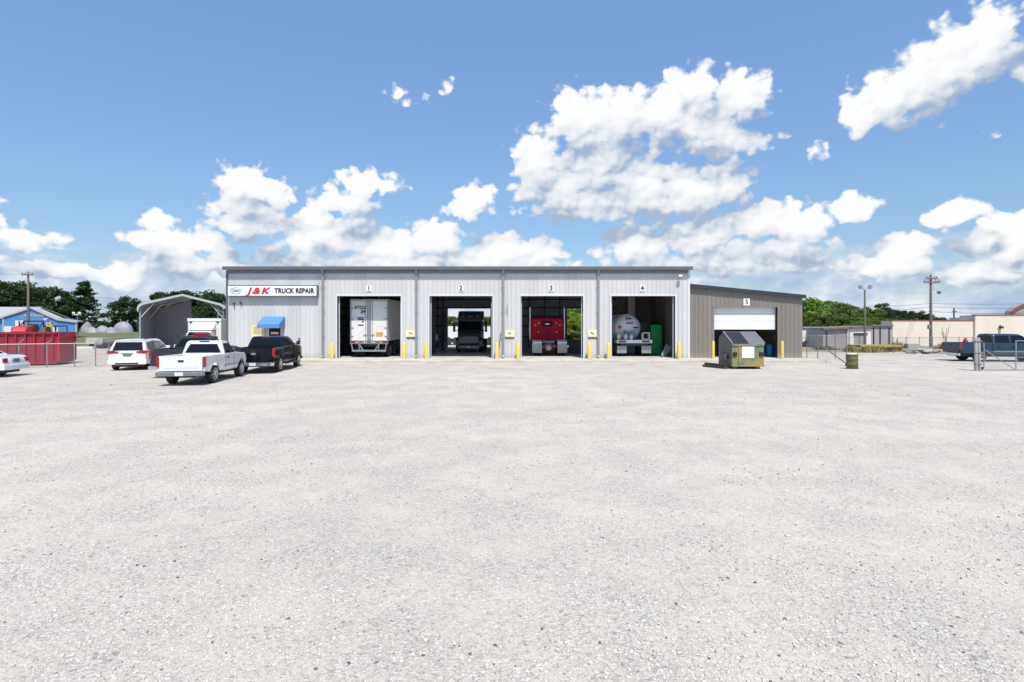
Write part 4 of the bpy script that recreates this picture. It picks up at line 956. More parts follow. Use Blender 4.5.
def tanker():
    t = thing('tanker_trailer', 'silver tank trailer with red placards backed into bay four', 'trailer', (gx(634.5,40.9),40.9,ZF))
    cx = -.27; r = 1.0; zc = 2.10
    g = MB(); g.lathe([(-.02,.05),(.0,.4),(.08,.75),(.2,.93),(.36,r),(.5,r),(10.0,r),(10.3,.7)], (cx,.9,zc), 'y', 40); tk = g.build('tank', M['tank'], t, smooth=True)
    g = MB(); g.lathe([(0,r+.03),(.08,r+.03)], (cx,1.6,zc), 'y', 40); g.lathe([(0,r+.03),(.08,r+.03)], (cx,4.6,zc), 'y', 40); g.build('tank_band', M['alloy'], tk, smooth=True)
    def plc(x, z, s, mt, nm, dia=False):
        g = MB(); y = .9+.08*((x-cx)**2+(z-zc)**2)/.5-.05
        p = [(x,z-s),(x+s,z),(x,z+s),(x-s,z)] if dia else [(x-s*2.2,z-s*.5),(x+s*2.2,z-s*.5),(x+s*2.2,z+s*.5),(x-s*2.2,z+s*.5)]
        g.prism_y(p, y-.03, y+.02); g.build(nm, M[mt], tk)
    plc(cx-.62, zc+.05, .15, 'sign_red', 'hazard_placard', True); plc(cx+.1, zc+.35, .12, 'sign_red', 'warning_strip'); plc(cx+.02, zc+.68, .10, 'ink', 'warning_strip')
    plc(cx+.55, zc+.02, .09, 'ink', 'warning_strip')
    g = MB(); rs = random.Random(4)
    for k in range(7):
        x = cx-.35+k*.13; z = zc-.45+.25*rs.random(); g.cyl((x,.5,z),(x,.95,z+.1),.04); g.ball((x,.5,z),.075)
    g.tube([(cx-.4,.7,zc-.2),(cx-.1,.6,zc-.45),(cx+.2,.6,zc-.35),(cx+.45,.65,zc-.55)], .045); g.build('valve_piping', M['alloy'], t)
    for x, z in ((cx-.82,1.42),(cx-.3,1.4),(cx+.1,1.36)):
        g = MB(); g.lathe([(0,.12),(.22,.14),(.34,.10),(.4,.04)], (x,.35,z-.15), 'z', 12); g.build('valve_cap', M['white'], t, smooth=True)
    g = MB(); g.box(-1.3,1.3,0,.9,.98,1.22); dk = g.build('rear_deck', M['white'], t, bevel=.02)
    g = MB(); g.box(-1.15,-.6,-.012,-.001,1.03,1.17); g.box(.55,1.1,-.012,-.001,1.03,1.17); g.build('reflector_strip', M['redlight'], dk)
    g = MB(); g.box(.62,1.16,.15,.6,1.24,1.3); g.box(.62,.68,.15,.6,1.3,1.75); g.box(1.1,1.16,.15,.6,1.3,1.75); g.box(.62,1.16,.15,.6,1.7,1.76); g.build('hose_rack', M['white'], t)
    g = MB(); g.box(-1.0,1.0,.03,.2,.80,.975); g.build('under_bar', M['steel_dark'], t)
    for s in (-1,1):
        for y in (.8,2.1): big_wheel(t, s*.92, y)
        g = MB(); g.box(min(s*.55,s*1.25), max(s*.55,s*1.25), .12, .14, .25, .78); g.build('mud_flap', M['galv'], t)
    g = MB(); g.box(-.45,.45,.9,10,.75,1.05); g.build('chassis', M['black'], t)
tanker()
# things standing in the bays
c = thing('storage_cabinet', 'tall bright green steel cabinet inside bay four', 'cabinet', (gx(656.3,42.6),42.6,ZF))
g = MB(); g.box(-.42,.42,.0,.6,.06,2.32); cb = g.build('case', M['cab_green'], c, bevel=.015)
for z0, z1 in ((.1,1.15),(1.19,2.28)):
    g = MB(); g.box(-.39,.39,-.02,-.001,z0,z1); d = g.build('door', M['cab_green'], c, bevel=.008)
    g = MB(); g.box(.25,.32,-.04,-.021,(z0+z1)/2-.08,(z0+z1)/2+.08); g.build('handle', M['black'], d)
g = MB(); rot = Matrix.Rotation(R(28),3,'Y') @ Matrix.Rotation(R(-14),3,'X')
g.obox((0,0,.42), (.34,.10,.95), rot); g.obox((.16,.06,.40), (.26,.08,.8), Matrix.Rotation(R(33),3,'Y'))
tag(g.build('panel_bundle', M['galv'], None, bevel=.03, loc=(gx(665.5,40.6),40.6,ZF+.02)), 'grey panels leaning at the right side of bay four', 'panels')
g = MB(); g.box(-.28,.28,0,.5,0,4.7); g.box(-.34,.34,-.05,.55,4.7,4.85)
for z in (1.1,2.2,3.3,4.2): g.box(-.3,.3,-.02,.52,z,z+.07)
tag(g.build('vent_duct', M['galv'], None, loc=(gx(631.5,46.5),46.5,ZF)), 'tall grey vent duct rising behind the silver tank', 'duct')
# workbench, tyre stack and lift gear in the dark of the bays
b = thing('workbench', 'cluttered dark workbench at the left side of bay two', 'workbench', (gx(440,48),48,ZF))
g = MB(); g.box(-.9,.5,-.35,.35,.86,.92); tp = g.build('top', M['wood_dark'], b)
for x in (-.85,.42):
    for y in (-.3,.28): g = MB(); g.box(x-.03,x+.03,y-.03,y+.03,0,.86); g.build('leg', M['galv_dark'], b)
g = MB(); g.box(-.7,-.2,-.25,.2,.925,1.5); tag(g.build('tool_chest', M['galv'], None, loc=(gx(440,48),48,ZF), bevel=.02), 'grey tool chest on the bench in bay two', 'tool chest')
for i, (px, Y, n) in enumerate(((348,43.5,3),(395,44.5,2))):
    for k in range(n):
        g = MB(); g.lathe([(0,.26),(0,.44),(.05,.5),(.22,.5),(.27,.44),(.27,.26)], (gx(px,Y),Y,ZF+.275*k), 'z', 18)
        tag(g.build('truck_tyre', M['rubber'], None, smooth=True), ('%s tyre of the stack %s the trailer in bay one' % (('bottom','middle','top')[k] if n == 3 else ('bottom','top')[k], ('left of','right of')[i])), 'tyre', 'truck tyres stacked in bay one')
g = MB(); g.box(-.6,.6,0,.6,.1,1.05); g.box(-.55,.55,.05,.55,1.05,1.12)
tag(g.build('parts_crate', M['steel_dark'], None, bevel=.02, loc=(gx(577,44),44,ZF)), 'low dark crate right of the red tractor in bay three', 'crate')
g = MB(); g.box(-1.3,.9,0,.1,1.20,1.34); g.cyl((-1.2,.05,0),(-1.2,.05,1.2),.06); g.cyl((.8,.05,0),(.8,.05,1.2),.06)
tag(g.build('barrier_rail', M['white_dirty'], None, loc=(7.1,56.6,ZF)), 'pale rail across the rear doorway of bay three', 'rail')
d = thing('plastic_drum', 'blue plastic drum inside the annex doorway', 'drum', (gx(770,41.0),41.0,ZF))
g = MB(); g.lathe([(0,.24),(.03,.28),(.25,.285),(.28,.295),(.31,.285),(.60,.285),(.63,.295),(.66,.285),(.86,.28),(.9,.24)], (0,0,0), 'z', 24); g.build('body', M['drum_blue'], d, smooth=True)
for x in (-.12,.12): g = MB(); g.cyl((x,0,.9),(x,0,.935),.045); g.build('bung', M['drum_blue'], d)
# ---------------------------------------------------------------- dumpster and yard clutter
def dumpster():
    t = thing('dumpster', 'weathered green dumpster with sloping lids and a white panel on its front', 'dumpster', (12.17,31.05,0))
    W, zf, zp, zb, D, yp = 1.80, 1.40, 1.98, 1.62, 1.95, 1.2
    g = MB(); th = .05
    g.box(0,W,0,th,.14,zf); g.box(0,W,D-th,D,.14,zb); g.box(th,W-th,th,D-th,.14,.2)
    for x0 in (0, W-th): g.prism_x([(th+.001,.14),(D-th-.001,.14),(D-th-.001,zb),(yp,zp),(th+.001,zf)], x0, x0+th)
    g.build('bin_body', M['bin_grey'], t, bevel=.008)
    # front panel with stiffeners
    g = MB(); g.box(.02,W-.02,-.03,-.002,.16,zf-.03); fp = g.build('front_panel', M['bin_green'], t)
    g = MB(); g.box(0,W,-.08,-.031,zf-.12,zf); g.box(0,W,-.08,-.031,.14,.24)
    for x in (.42,): g.box(x-.05,x+.05,-.075,-.031,.24,zf-.12)
    g.build('stiffener', M['bin_green'], t, bevel=.01)
    g = MB(); g.box(.56,1.24,-.05,-.031,.62,1.26); g.build('white_panel', M['white'], t)
    for x in (.06,1.52):
        g = MB(); g.box(x,x+.22,-.10,-.031,.72,.94); g.build('lift_pocket', M['lid_dark'], t)
    g = MB(); g.cyl((-.10,.35,.55),(-.10,1.55,.55),.01); g.box(-.16,-.001,.4,1.5,.5,.54); g.box(-.16,-.001,.4,1.5,.76,.80); g.box(-.16,-.13,.4,1.5,.54,.76); g.build('fork_pocket', M['bin_grey'], t, bevel=.01)
    # lids: left one dark and open-looking, right one ribbed
    s = (zp-zf)/(yp-.02)
    def lid(x0, x1, m, nm, ribs):
        g = MB(); pt = lambda y, o: (y, zf + s*y + o)
        g.prism_x([pt(-.06,.01), pt(yp,.01), pt(yp,.05), pt(-.06,.05)], x0, x1)
        for k in range(ribs):
            x = x0+.05+k*(x1-x0-.1)/max(1,ribs-1); g.prism_x([pt(-.05,.051), pt(yp-.02,.051), pt(yp-.02,.09), pt(-.05,.09)], x-.028, x+.028)
        g.build(nm, M[m], t)
    lid(.06,.92,'lid_dark','lid',0); lid(.94,W-.03,'lid','lid',8)
    g = MB(); g.prism_x([(-.08,zf+.0),(yp,zp+.03),(yp,zp+.1),(-.08,zf+.07)], -.02, .05); g.prism_x([(-.08,zf+.0),(yp,zp+.03),(yp,zp+.1),(-.08,zf+.07)], W-.028, W+.03)
    g.box(-.02, W+.03, yp+.002, yp+.08, zp-.02, zp+.08); g.build('lid_frame', M['lid'], t, bevel=.008)
    g = MB(); p = [(yp+.09,zp+.0),(D+.06,zb+.02),(D+.06,zb+.06),(yp+.09,zp+.05)]; g.prism_x(p, .02, W-.02); g.build('lid', M['lid'], t)
    for x in (.15,1.4):
        g = MB(); g.box(x,x+.22,.1,1.8,.0,.139); g.build('skid', M['bin_grey'], t)
dumpster()
for k, (dx, dy, z, a, L) in enumerate(((-.1,0,0,112,1.75),(.11,.05,0,108,1.7),(.0,.03,.13,114,1.6))):
    g = MB(); g.box(-L/2, L/2, -.08, .08, .0, .125)
    tag(g.build('timber', M['wood_dark'], None, bevel=.012, loc=(11.62+dx,31.95+dy,z), rotz=R(a)),
        ('nearest dark timber on the gravel left of the dumpster','rear dark timber on the gravel left of the dumpster','dark timber lying on the other two left of the dumpster')[k], 'timber', 'timbers beside the dumpster')
t = thing('steel_drum', 'dented olive and rust drum filled with concrete standing on the gravel', 'drum', (gx(852.3,31.3),31.3,0))
g = MB(); g.lathe([(0,.29),(.02,.30),(.26,.29),(.28,.305),(.30,.29),(.55,.295),(.57,.31),(.59,.295),(.80,.30),(.83,.31)], (0,0,0), 'z', 26); d = g.build('body', M['olive'], t, smooth=True)
g = MB(); g.lathe([(0,.28),(.05,.22),(.06,.03)], (0,0,.831), 'z', 20); g.build('concrete_fill', M['concrete'], t, smooth=True)
t.rotation_euler = (R(1),R(-4),.4)

# ---------------------------------------------------------------- chain link
def fabric(mb, p0, p1, z0, z1, wr=.0028, pitch=.075):
    """diamond wire between two ground points: every diagonal wire is a slim strip"""
    p0 = Vector((*p0,0)); p1 = Vector((*p1,0)); d = (p1-p0); Ln = d.length; d /= Ln; H = z1-z0; n = Vector((-d.y,d.x,0))
    k = -H
    while k < Ln:
        for s in (0,1):
            a0, a1 = max(k,0), min(k+H,Ln)
            if a1 > a0:
                za, zb = (a0-k, a1-k) if s == 0 else (H-(a0-k), H-(a1-k))
                A = p0+d*a0+Vector((0,0,z0+za)); B = p0+d*a1+Vector((0,0,z0+zb)); o = Vector((0,0,wr*.7)); q = d*wr*.7
                u = Vector((q.x,q.y,o.z if s else -o.z)); nn = n*.002*(1 if s else -1)
                mb.add([A-u+nn,B-u+nn,B+u+nn,A+u+nn], [(0,1,2,3)])
        k += pitch*1.414
def fence(name, label, pts, h, posts_at=None, arms=False, m='galv', post_r=.03, cat='fence', rail=True, group=None, base=.04):
    t = thing(name, label, cat, (pts[0][0],pts[0][1],0), 0, group); o = Vector((pts[0][0],pts[0][1]))
    loc = [(p[0]-o.x, p[1]-o.y) for p in pts]
    f = MB()
    for a, b in zip(loc[:-1], loc[1:]): fabric(f, a, b, base, h-.03)
    f.build('wire_mesh', M[m], t)
    if rail:
        g = MB(); g.tube([(x,y,h) for x,y in loc], .021, 8); g.build('top_rail', M[m], t)
    for i, (x,y) in enumerate(loc):
        g = MB(); g.cyl((x,y,0),(x,y,h+.05),post_r,n=10); g.ball((x,y,h+.06),post_r*1.15)
        if arms: g.cyl((x,y,h),(x+.24,y+.06,h+.30),.022,n=8)
        g.build('post', M[m], t)
    return t
Yl = lambda px: 30.9+(px+20)*.0195
fence('chain_link_fence', 'chain link fence with slanted barbed wire arms in front of red bins',
      [(gx(p,Yl(p)),Yl(p)) for p in (-62,-22,18.6,47,74.5,95.5)] + [(gx(109,36.5),36.5),(gx(131,41),41)], 1.36, arms=True)
fence('chain_link_fence', 'short galvanised chain link fence between taupe annex and olive drum', [(gx(806.8,41),41),(gx(817.8,40.6),40.6),(gx(835.2,40.2),40.2),(gx(847,39.6),39.6)], 1.66, m='galv_dark')
g = MB(); g.cyl((gx(808.5,40.9),40.9,1.66),(gx(847,33.2),33.2,.12),.035,n=8); g.box(gx(847,33.2)-.06,gx(847,33.2)+.06,33.1,33.3,0,.14)
tag(g.build('brace_pole', M['galv_dark'], None), 'long slanting steel brace from fence post down to the gravel', 'pole')
fence('chain_link_fence', 'long chain link fence along the cream warehouse wall', [(gx(893+k*13.2,57+k*.1),57+k*.1) for k in range(11)], 1.12, base=.05)
fence('chain_link_fence', 'low chain link fence in front of grey storage units', [(24.0,52.0),(28.5,52.6),(33.0,53.2)], 1.25, m='galv_dark')
# gate at the right with timber post
t = thing('chain_link_gate', 'galvanised tube gate with diagonal brace hung on timber post', 'gate', (gx(983,29.9),29.9,0))
Lg = 4.6; g = MB(); g.cyl((1.76,0,.03),(1.76,0,1.62),.026,n=8); g.cyl((Lg,0,.12),(Lg,0,1.62),.026,n=8); g.cyl((.05,0,.16),(.05,0,1.5),.026,n=8)
g.cyl((.05,0,.05),(Lg,0,.05),.022,n=8); g.cyl((1.76,0,1.6),(Lg,0,1.6),.022,n=8); g.cyl((1.76,0,.72),(Lg,0,.72),.018,n=8); g.build('frame', M['galv'], t)
g = MB(); g.cyl((.05,0,1.15),(1.72,0,.06),.024,n=8); g.build('diagonal_brace', M['galv'], t)
g = MB(); fabric(g, (.06,0), (Lg,0), .08, 1.1); g.build('wire_mesh', M['galv'], t)
t = thing('gate_post', 'rough pair of weathered timber posts holding the tube gate', 'post', (gx(978,29.85),29.85,0))
for k, (x, r, h, l) in enumerate(((-.10,.085,1.80,.02),(.09,.075,1.78,.05))):
    g = MB(); g.lathe([(0,r*1.1),(.5,r),(h-.05,r*.93),(h,r*.6)], (x,0,0), 'z', 11); g.build('timber_post', M['wood_grey'], t, smooth=True).rotation_euler.y = R(-l*40)
g = MB()
for z in (.35,.95,1.55): g.box(-.21,.19,-.1,.1,z,z+.05)
g.build('strap', M['galv_dark'], t, bevel=.02)
g = MB(); g.box(.12,.2,-.12,-.0,.08,.22); g.build('hinge', M['black'], t)

# ---------------------------------------------------------------- left yard: red bins, tractor, blue building
def bin_(name, label, corner, a, L, D, H, mt, ribs_h):
    """roll-off bin; local x runs along the long side away from the corner, y back"""
    t = thing(name, label, 'skip bin', (*corner,0), a)
    g = MB(); g.box(-L,0,0,.06,.18,H); g.box(-L,0,D-.06,D,.18,H); g.box(-L,-L+.06,.061,D-.061,.18,H); g.box(-.06,0,.061,D-.061,.18,H); g.box(-L,0,.07,D-.07,.12,.179)
    g.build('body', M[mt], t)
    g = MB()
    for k in range(int(L/.46)+1): x = -L+.03+k*.46; g.box(x,x+.1,-.09,-.001,.2,H-.1)
    g.box(-L-.02,.02,-.11,-.001,H-.1,H+.03); g.box(-L,0,-.1,-.001,.08,.2); g.build('side_rib', M[mt], t, bevel=.01)
    if ribs_h:
        g = MB()
        for k in range(6): z = .3+k*.29; g.box(.001,.07,.02,D-.02,z,z+.09)
        g.box(.001,.09,0,.1,.2,H); g.box(.001,.09,D-.1,D,.2,H); g.build('end_rib', M[ribs_h], t, bevel=.01)
        g = MB(); g.box(.001,.02,.11,D-.11,.2,H-.02); g.build('end_door', M[ribs_h], t)
    return t
bin_('rolloff_bin', 'long dark red ribbed roll off bin behind the chain link fence', (gx(57.5,34.0),34.0), R(17), 9.5, 2.35, 2.0, 'red_bin', 'red_bin2')
def tractor():
    t = thing('tractor', 'red farm tractor with roll bar behind the red bin', 'tractor', (gx(30,44),44,0), R(205)); t.scale = (1.14,1.14,1.14)
    g = MB(); g.prism_x([(.4,.9),(.4,1.95),(.7,2.1),(1.9,2.0),(2.15,1.75),(2.15,.9)], -.38, .38); g.build('hood', M['red_bin2'], t, bevel=.06)
    g = MB(); g.box(-.55,.55,-1.0,.5,.8,1.5); g.prism_x([(-1.0,1.5),(-.8,2.0),(.2,2.0),(.4,1.5)], -.95, -.55); g.prism_x([(-1.0,1.5),(-.8,2.0),(.2,2.0),(.4,1.5)], .55, .95); g.build('fender', M['black'], t, bevel=.05)
    g = MB(); g.tube([(-.55,-.7,1.5),(-.55,-.75,2.4),(.55,-.75,2.4),(.55,-.7,1.5)], .05); g.tube([(-.55,.3,1.9),(-.55,-.75,2.38)], .04); g.tube([(.55,.3,1.9),(.55,-.75,2.38)], .04); g.build('roll_bar', M['black'], t)
    g = MB(); g.box(-.3,.3,-.6,-.1,1.5,1.65); g.box(-.3,.3,-.65,-.55,1.65,2.2); g.build('seat', M['black'], t, bevel=.04)
    for s in (-1,1):
        g = MB(); g.lathe([(-.2,.45),(-.2,.78),(-.14,.86),(.14,.86),(.2,.78),(.2,.45)], (s*.8,-.4,.86), 'x', 24); w = g.build('wheel', M['rubber'], t, smooth=True)
        g = MB(); g.lathe([(-.1,.46),(.1,.46)], (s*.86,-.4,.86), 'x', 18); g.build('rim', M['yellow_old'], w)
        g = MB(); g.lathe([(-.12,.25),(-.12,.42),(.12,.42),(.12,.25)], (s*.62,1.8,.45), 'x', 18); g.build('wheel', M['rubber'], t, smooth=True)
    g = MB(); g.cyl((.2,1.3,1.8),(.2,1.3,2.4),.04); g.build('exhaust_pipe', M['black'], t)
tractor()
t = thing('forklift', 'old yellow forklift beside the red tractor behind the bin', 'forklift', (gx(46,45.5),45.5,0))
g = MB(); g.box(-.5,.5,.2,1.7,.35,1.3); g.build('body', M['yellow_old'], t, bevel=.08)
g = MB()
for x in (.16,.46): g.box(x-.06,x+.06,-.1,.05,.1,2.62)
g.box(.1,.52,-.08,.03,2.5,2.62); g.box(.1,.52,-.08,.03,1.6,1.72); g.box(.2,.42,-.03,.02,.5,2.5); g.build('mast', M['yellow'], t)
g = MB(); g.tube([(-.5,.3,1.3),(-.5,.4,2.3),(-.5,1.5,2.35),(-.5,1.6,1.3)], .04); g.tube([(.5,.3,1.3),(.5,.4,2.3),(.5,1.5,2.35),(.5,1.6,1.3)], .04)
for k in range(6): g.box(-.5,.5,.4+k*.2,.45+k*.2,2.33,2.38)
g.build('overhead_guard', M['black'], t)
for x in (-.5,.5):
    for y in (.3,1.45): g = MB(); g.lathe([(-.1,.15),(-.1,.3),(.1,.3),(.1,.15)], (x,y,.3), 'x', 16); g.build('wheel', M['rubber'], t, smooth=True)

bb = thing('blue_building', 'blue metal building with pale roof and front gable', 'building', (0,0,0))
Y0 = 70.0; X0, XA, X1, X2 = gx(3,Y0), gx(32,Y0), gx(58,Y0), gx(77,Y0); zA, zE, zE1, zE2 = gz(308.5,Y0), gz(317.5,Y0), gz(319.6,Y0), gz(322,Y0)
w = MB(); w.prism_y([(X0,0),(X2,0),(X2,zE2),(X1,zE1),(XA,zA),(X0,zE)], Y0, Y0+.15)
for k in range(30): x = X0+.2+k*.305; w.box(x-.03,x+.03,Y0-.03,Y0-.001,0,zE-.1) if x < X2-.1 else None
w.build('gable_wall', M['blue_bld'], bb)
w = MB(); w.prism_y([(X0-.1,zE-.04),(XA,zA+.02),(X1,zE1),(X2+.15,zE2-.02),(X2+.15,zE2+.14),(X1,zE1+.16),(XA,zA+.2),(X0-.15,zE+.12)], Y0-.12, Y0+.9); w.build('gable_roof', M['roof_pale'], bb)
w = MB(); w.prism_y([(X0-.16,zE-.1),(XA,zA-.02),(X1,zE1-.08),(X2+.16,zE2-.1),(X2+.16,zE2+.15),(X1,zE1+.17),(XA,zA+.21),(X0-.16,zE+.13)], Y0-.2, Y0-.125)
w.build('gable_trim', M['carport_trim'], bb)
w = MB(); w.box(X0-.02,X0+.16,Y0-.07,Y0-.032,0,zE-.1); w.box(X2-.15,X2+.03,Y0-.07,Y0-.032,0,zE2-.12); w.build('corner_trim', M['carport_trim'], bb)
w = MB(); w.box(X0-16,X0-.03,Y0+.9,Y0+1.05,0,zE+.05); w.box(X0-16,X0-15.85,Y0+1.06,Y0+13,0,zE); w.build('wing_wall', M['blue_bld'], bb)
w = MB(); w.prism_x([(Y0+.5,zE-.12),(Y0+.5,zE+.02),(Y0+4.6,zA+.34),(Y0+9.5,zE+.02),(Y0+9.5,zE-.12),(Y0+4.6,zA+.2)], X0-16.3, XA-2.6); w.build('wing_roof', M['roof_pale'], bb)
for a, b, z1 in ((15.5,24.6,gz(320.5,Y0)),(4.5,13.6,gz(326.3,Y0)),(50.3,58.2,gz(327,Y0))):
    w = MB(); w.box(gx(a,Y0),gx(b,Y0),Y0-.06,Y0-.031,0.02,z1); d = w.build('door', M['cream_sign'] if False else M['white_dirty'], bb)
    w = MB(); x = (gx(a,Y0)+gx(b,Y0))/2; w.box(x+.3,x+.36,Y0-.1,Y0-.061,1.0,1.12); w.build('handle', M['black'], d)
w = MB(); rs = random.Random(2); x = gx(24.5,Y0)
while x < gx(42.5,Y0): wd = rs.uniform(.12,.26); w.box(x,x+wd,Y0-.06,Y0-.031,gz(316.6,Y0)-(rs.random()<.3)*.05,gz(314.2,Y0)); x += wd+.07
w.build('faded_sign', M['roof'], bb)
w = MB(); w.cyl((gx(48.3,Y0),Y0-.03,gz(318.6,Y0)),(gx(48.3,Y0),Y0-.35,gz(318.8,Y0)),.06); w.box(gx(48.3,Y0)-.2,gx(48.3,Y0)+.15,Y0-.5,Y0-.25,gz(319.8,Y0),gz(318.8,Y0)); w.build('wall_lamp', M['white'], bb)

# carport
cp = thing('carport', 'open metal carport with arched roof left of the shop', 'carport', (gx(138.4,43),43,0), R(21))
CX0, CX1, CY, CD = 0.0, 5.95, 0.0, 5.6; CM = (CX0+CX1)/2; ze, zp = gz(305.5,44), gz(294.6,44)
prof = [(CX0-.02,ze-.45),(CX0,ze-.18),(CX0+.10,ze),(CX0+.32,ze+.14),(CM,zp),(CX1-.32,ze+.14),(CX1-.10,ze),(CX1,ze-.18)]
def shell(off): return [(x+(CM-x)*off*.02, z-off*.03) for x, z in prof]
def strip(pr, y0, y1, t):
    o = [(x,z) for x,z in pr]; i = [(x+(t if x < CM-.01 else (-t if x > CM+.01 else 0))*.6, z-t) for x,z in pr][::-1]
    return o+i
g = MB(); g.prism_y(strip(prof,0,0,.05), CY-.15, CY+CD)
for k in range(20):
    y = CY+.05+k*.31; g.prism_y([(x,z) for x,z in [(a,b+.03) for a,b in prof[2:7]]]+[(a,b+.001) for a,b in prof[2:7]][::-1], y, y+.06)
g.build('roof', M['carport'], cp)
g = MB(); g.prism_y(strip([(x-(.04 if x < CM else -.04 if x > CM else 0),z+.05) for x,z in prof],0,0,.16), CY-.22, CY-.152); g.build('front_trim', M['carport_trim'], cp)
g = MB(); g.box(CX0+.02,CX0+.06,CY+.05,CY+CD-.05,.02,ze-.3)
for k in range(20): y = CY+.1+k*.31; g.box(CX0+.061,CX0+.09,y,y+.06,.02,ze-.3)
g.build('side_wall', M['carport'], cp)
g = MB(); g.prism_y([(CX0+.1,.02),(CX0+2.7,.02),(CX0+2.7,zp-.3),(CX0+.4,ze-.06),(CX0+.1,ze-.2)], CY+CD-.08, CY+CD-.05)
for k in range(8): x = CX0+.25+k*.31; g.box(x,x+.06,CY+CD-.11,CY+CD-.081,.02,ze-.2)
g.build('end_wall', M['carport'], cp)
for y in (CY, CY+CD/2, CY+CD-.1):
    for s, x in ((1,CX0+.12),(-1,CX1-.12)):
        g = MB(); g.box(x-.05,x+.05,y-.05,y+.05,0,ze-.1)
        if s == -1 :
            g.box(x-.42,x-.34,y-.04,y+.04,0,ze-.05)
            for k in range(11): z = .2+k*.33; g.box(x-.34,x-.05,y-.03,y+.03,z,z+.05)
        g.build('post', M['galv'] if s == 1 else M['galv_dark'], cp)
        g = MB(); g.cyl((x,y,ze-1.0),(x+s*.95,y,ze+.22),.045,n=6); g.build('knee_brace', M['carport_trim'], cp)
    g = MB(); pr = [(x*1,z-.07) for x,z in prof[2:7]]
    for a, b in zip(pr[:-1], pr[1:]): g.cyl((a[0],y,a[1]),(b[0],y,b[1]),.04,n=6)
    g.build('roof_bow', M['galv'], cp)

# far left: dark shed, white heaps, debris, kerb
t = thing('long_shed', 'long low dark shed behind the grass bank', 'shed', (0,0,0))
Yd = 118.0; g = MB(); g.box(gx(84,Yd),gx(134,Yd),Yd,Yd+8,.9,gz(325.5,Yd)); g.build('wall', M['black'], t)
g = MB(); g.prism_x([(Yd-.5,gz(325.4,Yd)),(Yd+4,gz(322.3,Yd)),(Yd+8.5,gz(325.4,Yd)),(Yd+4,gz(323.3,Yd))], gx(83,Yd), gx(135,Yd)); g.build('roof', M['black'], t)
def heap(px, Y, w, h, label, m='tarp', seed=0, dome=False):
    rs = random.Random(seed); g = MB(); n, k = 22, 7; vs = []; fs = []
    for j in range(k):
        f = j/(k-1); rr = (cos(f*pi/2) if dome else (1-f)**.7)
        for i in range(n):
            a = 2*pi*i/n; q = rr*(1+(0 if dome else rs.uniform(-.16,.16))); vs.append((q*w/2*cos(a), q*w/2*.7*sin(a), h*(sin(f*pi/2) if dome else f**.8)*(1+(0 if dome else rs.uniform(-.12,.12)))))
    for j in range(k-1):
        for i in range(n): fs.append((j*n+i, j*n+(i+1)%n, (j+1)*n+(i+1)%n, (j+1)*n+i))
    fs.append(tuple(range((k-1)*n, k*n))); g.add(vs, fs)
    return tag(g.build('tarp_heap' if not dome else 'dome_tent', M[m], None, smooth=True, loc=(gx(px,Y),Y,.93)), label, 'heap' if not dome else 'tent')
heap(87,103,2.6,2.0,'tall white tarp heap closest to the blue building',seed=1)
heap(92,101,2.6,1.1,'small low white heap, second from the blue building',seed=2)
heap(103,103,3.6,1.25,'wide low white heap in the middle of the row',seed=3); heap(111,101,2.4,1.0,'small white heap just left of the dome tent',seed=4)
heap(123,104,3.6,2.05,'white dome tent on the grass bank',seed=5,dome=True)
t = thing('utility_trailer', 'small tan trailer parked at the foot of the grass bank', 'trailer', (gx(94,57.5),57.5,0))
g = MB(); g.box(-.85,.85,0,1.3,.45,1.05); g.build('box', M['flap'], t, bevel=.02)
for x in (-.7,.7): g = MB(); g.lathe([(-.08,.12),(-.08,.28),(.08,.28),(.08,.12)], (x,.6,.28), 'x', 14); g.build('wheel', M['rubber'], t)
g = MB(); g.box(-1.0,1.0,0,.8,.1,.34); g.box(-.3,.9,.1,.7,.34,.62); tag(g.build('scrap_pile', M['wood_dark'], None, loc=(gx(105,57),57,0), bevel=.05), 'dark scrap pile at the foot of the grass bank', 'scrap')
g = MB(); g.box(-.9,.9,-.2,.2,0,.22); tag(g.build('concrete_block', M['white_dirty'], None, bevel=.03, loc=(gx(85,56.5),56.5,0)), 'white concrete block at the foot of the grass bank', 'block')

# ---------------------------------------------------------------- right yard: storage units, cream warehouse
t = thing('storage_units', 'low grey storage building with white door bay and red eave', 'building', (0,0,0))
Ys = 58.0; SX = [gx(p,Ys) for p in (823,847,852,867.5,870.5,893)]
g = MB(); g.box(SX[0],SX[1],Ys,Ys+.15,0,gz(329.5,Ys)); g.box(SX[0],SX[5]-.03,Ys+4,Ys+4.2,0,2.2); g.box(SX[0],SX[0]+.15,Ys+.151,Ys+3.999,0,2.1); g.build('wall', M['mauve'], t)
g = MB(); g.box(SX[4],SX[5]-.03,Ys,Ys+.15,0,gz(326,Ys)); g.build('wall', M['mauve'], t)
g = MB(); g.box(SX[1]+.001,SX[4]-.001,Ys-.08,Ys+.12,0,gz(328.3,Ys)); g.build('door_surround', M['white_dirty'], t)
g = MB(); g.box(gx(853.5,Ys),gx(866,Ys),Ys-.10,Ys-.081,0,gz(333.2,Ys))
for k in range(8): g.box(gx(853.5,Ys),gx(866,Ys),Ys-.115,Ys-.101,.05+k*.2,.14+k*.2)
g.build('roller_door', M['mauve'], t)
g = MB(); g.box(gx(853,Ys),gx(866.5,Ys),Ys-.2,Ys-.09,gz(334.6,Ys),gz(333,Ys)); g.build('door_housing', M['steel_dark'], t)
g = MB(); g.prism_y([(SX[0]-.1,gz(330,Ys)),(SX[4]+.1,gz(327.6,Ys)),(SX[4]+.1,gz(326.5,Ys)),(SX[0]-.1,gz(328.8,Ys))], Ys-.3, Ys+.3); g.build('eave', M['brick_trim'], t)
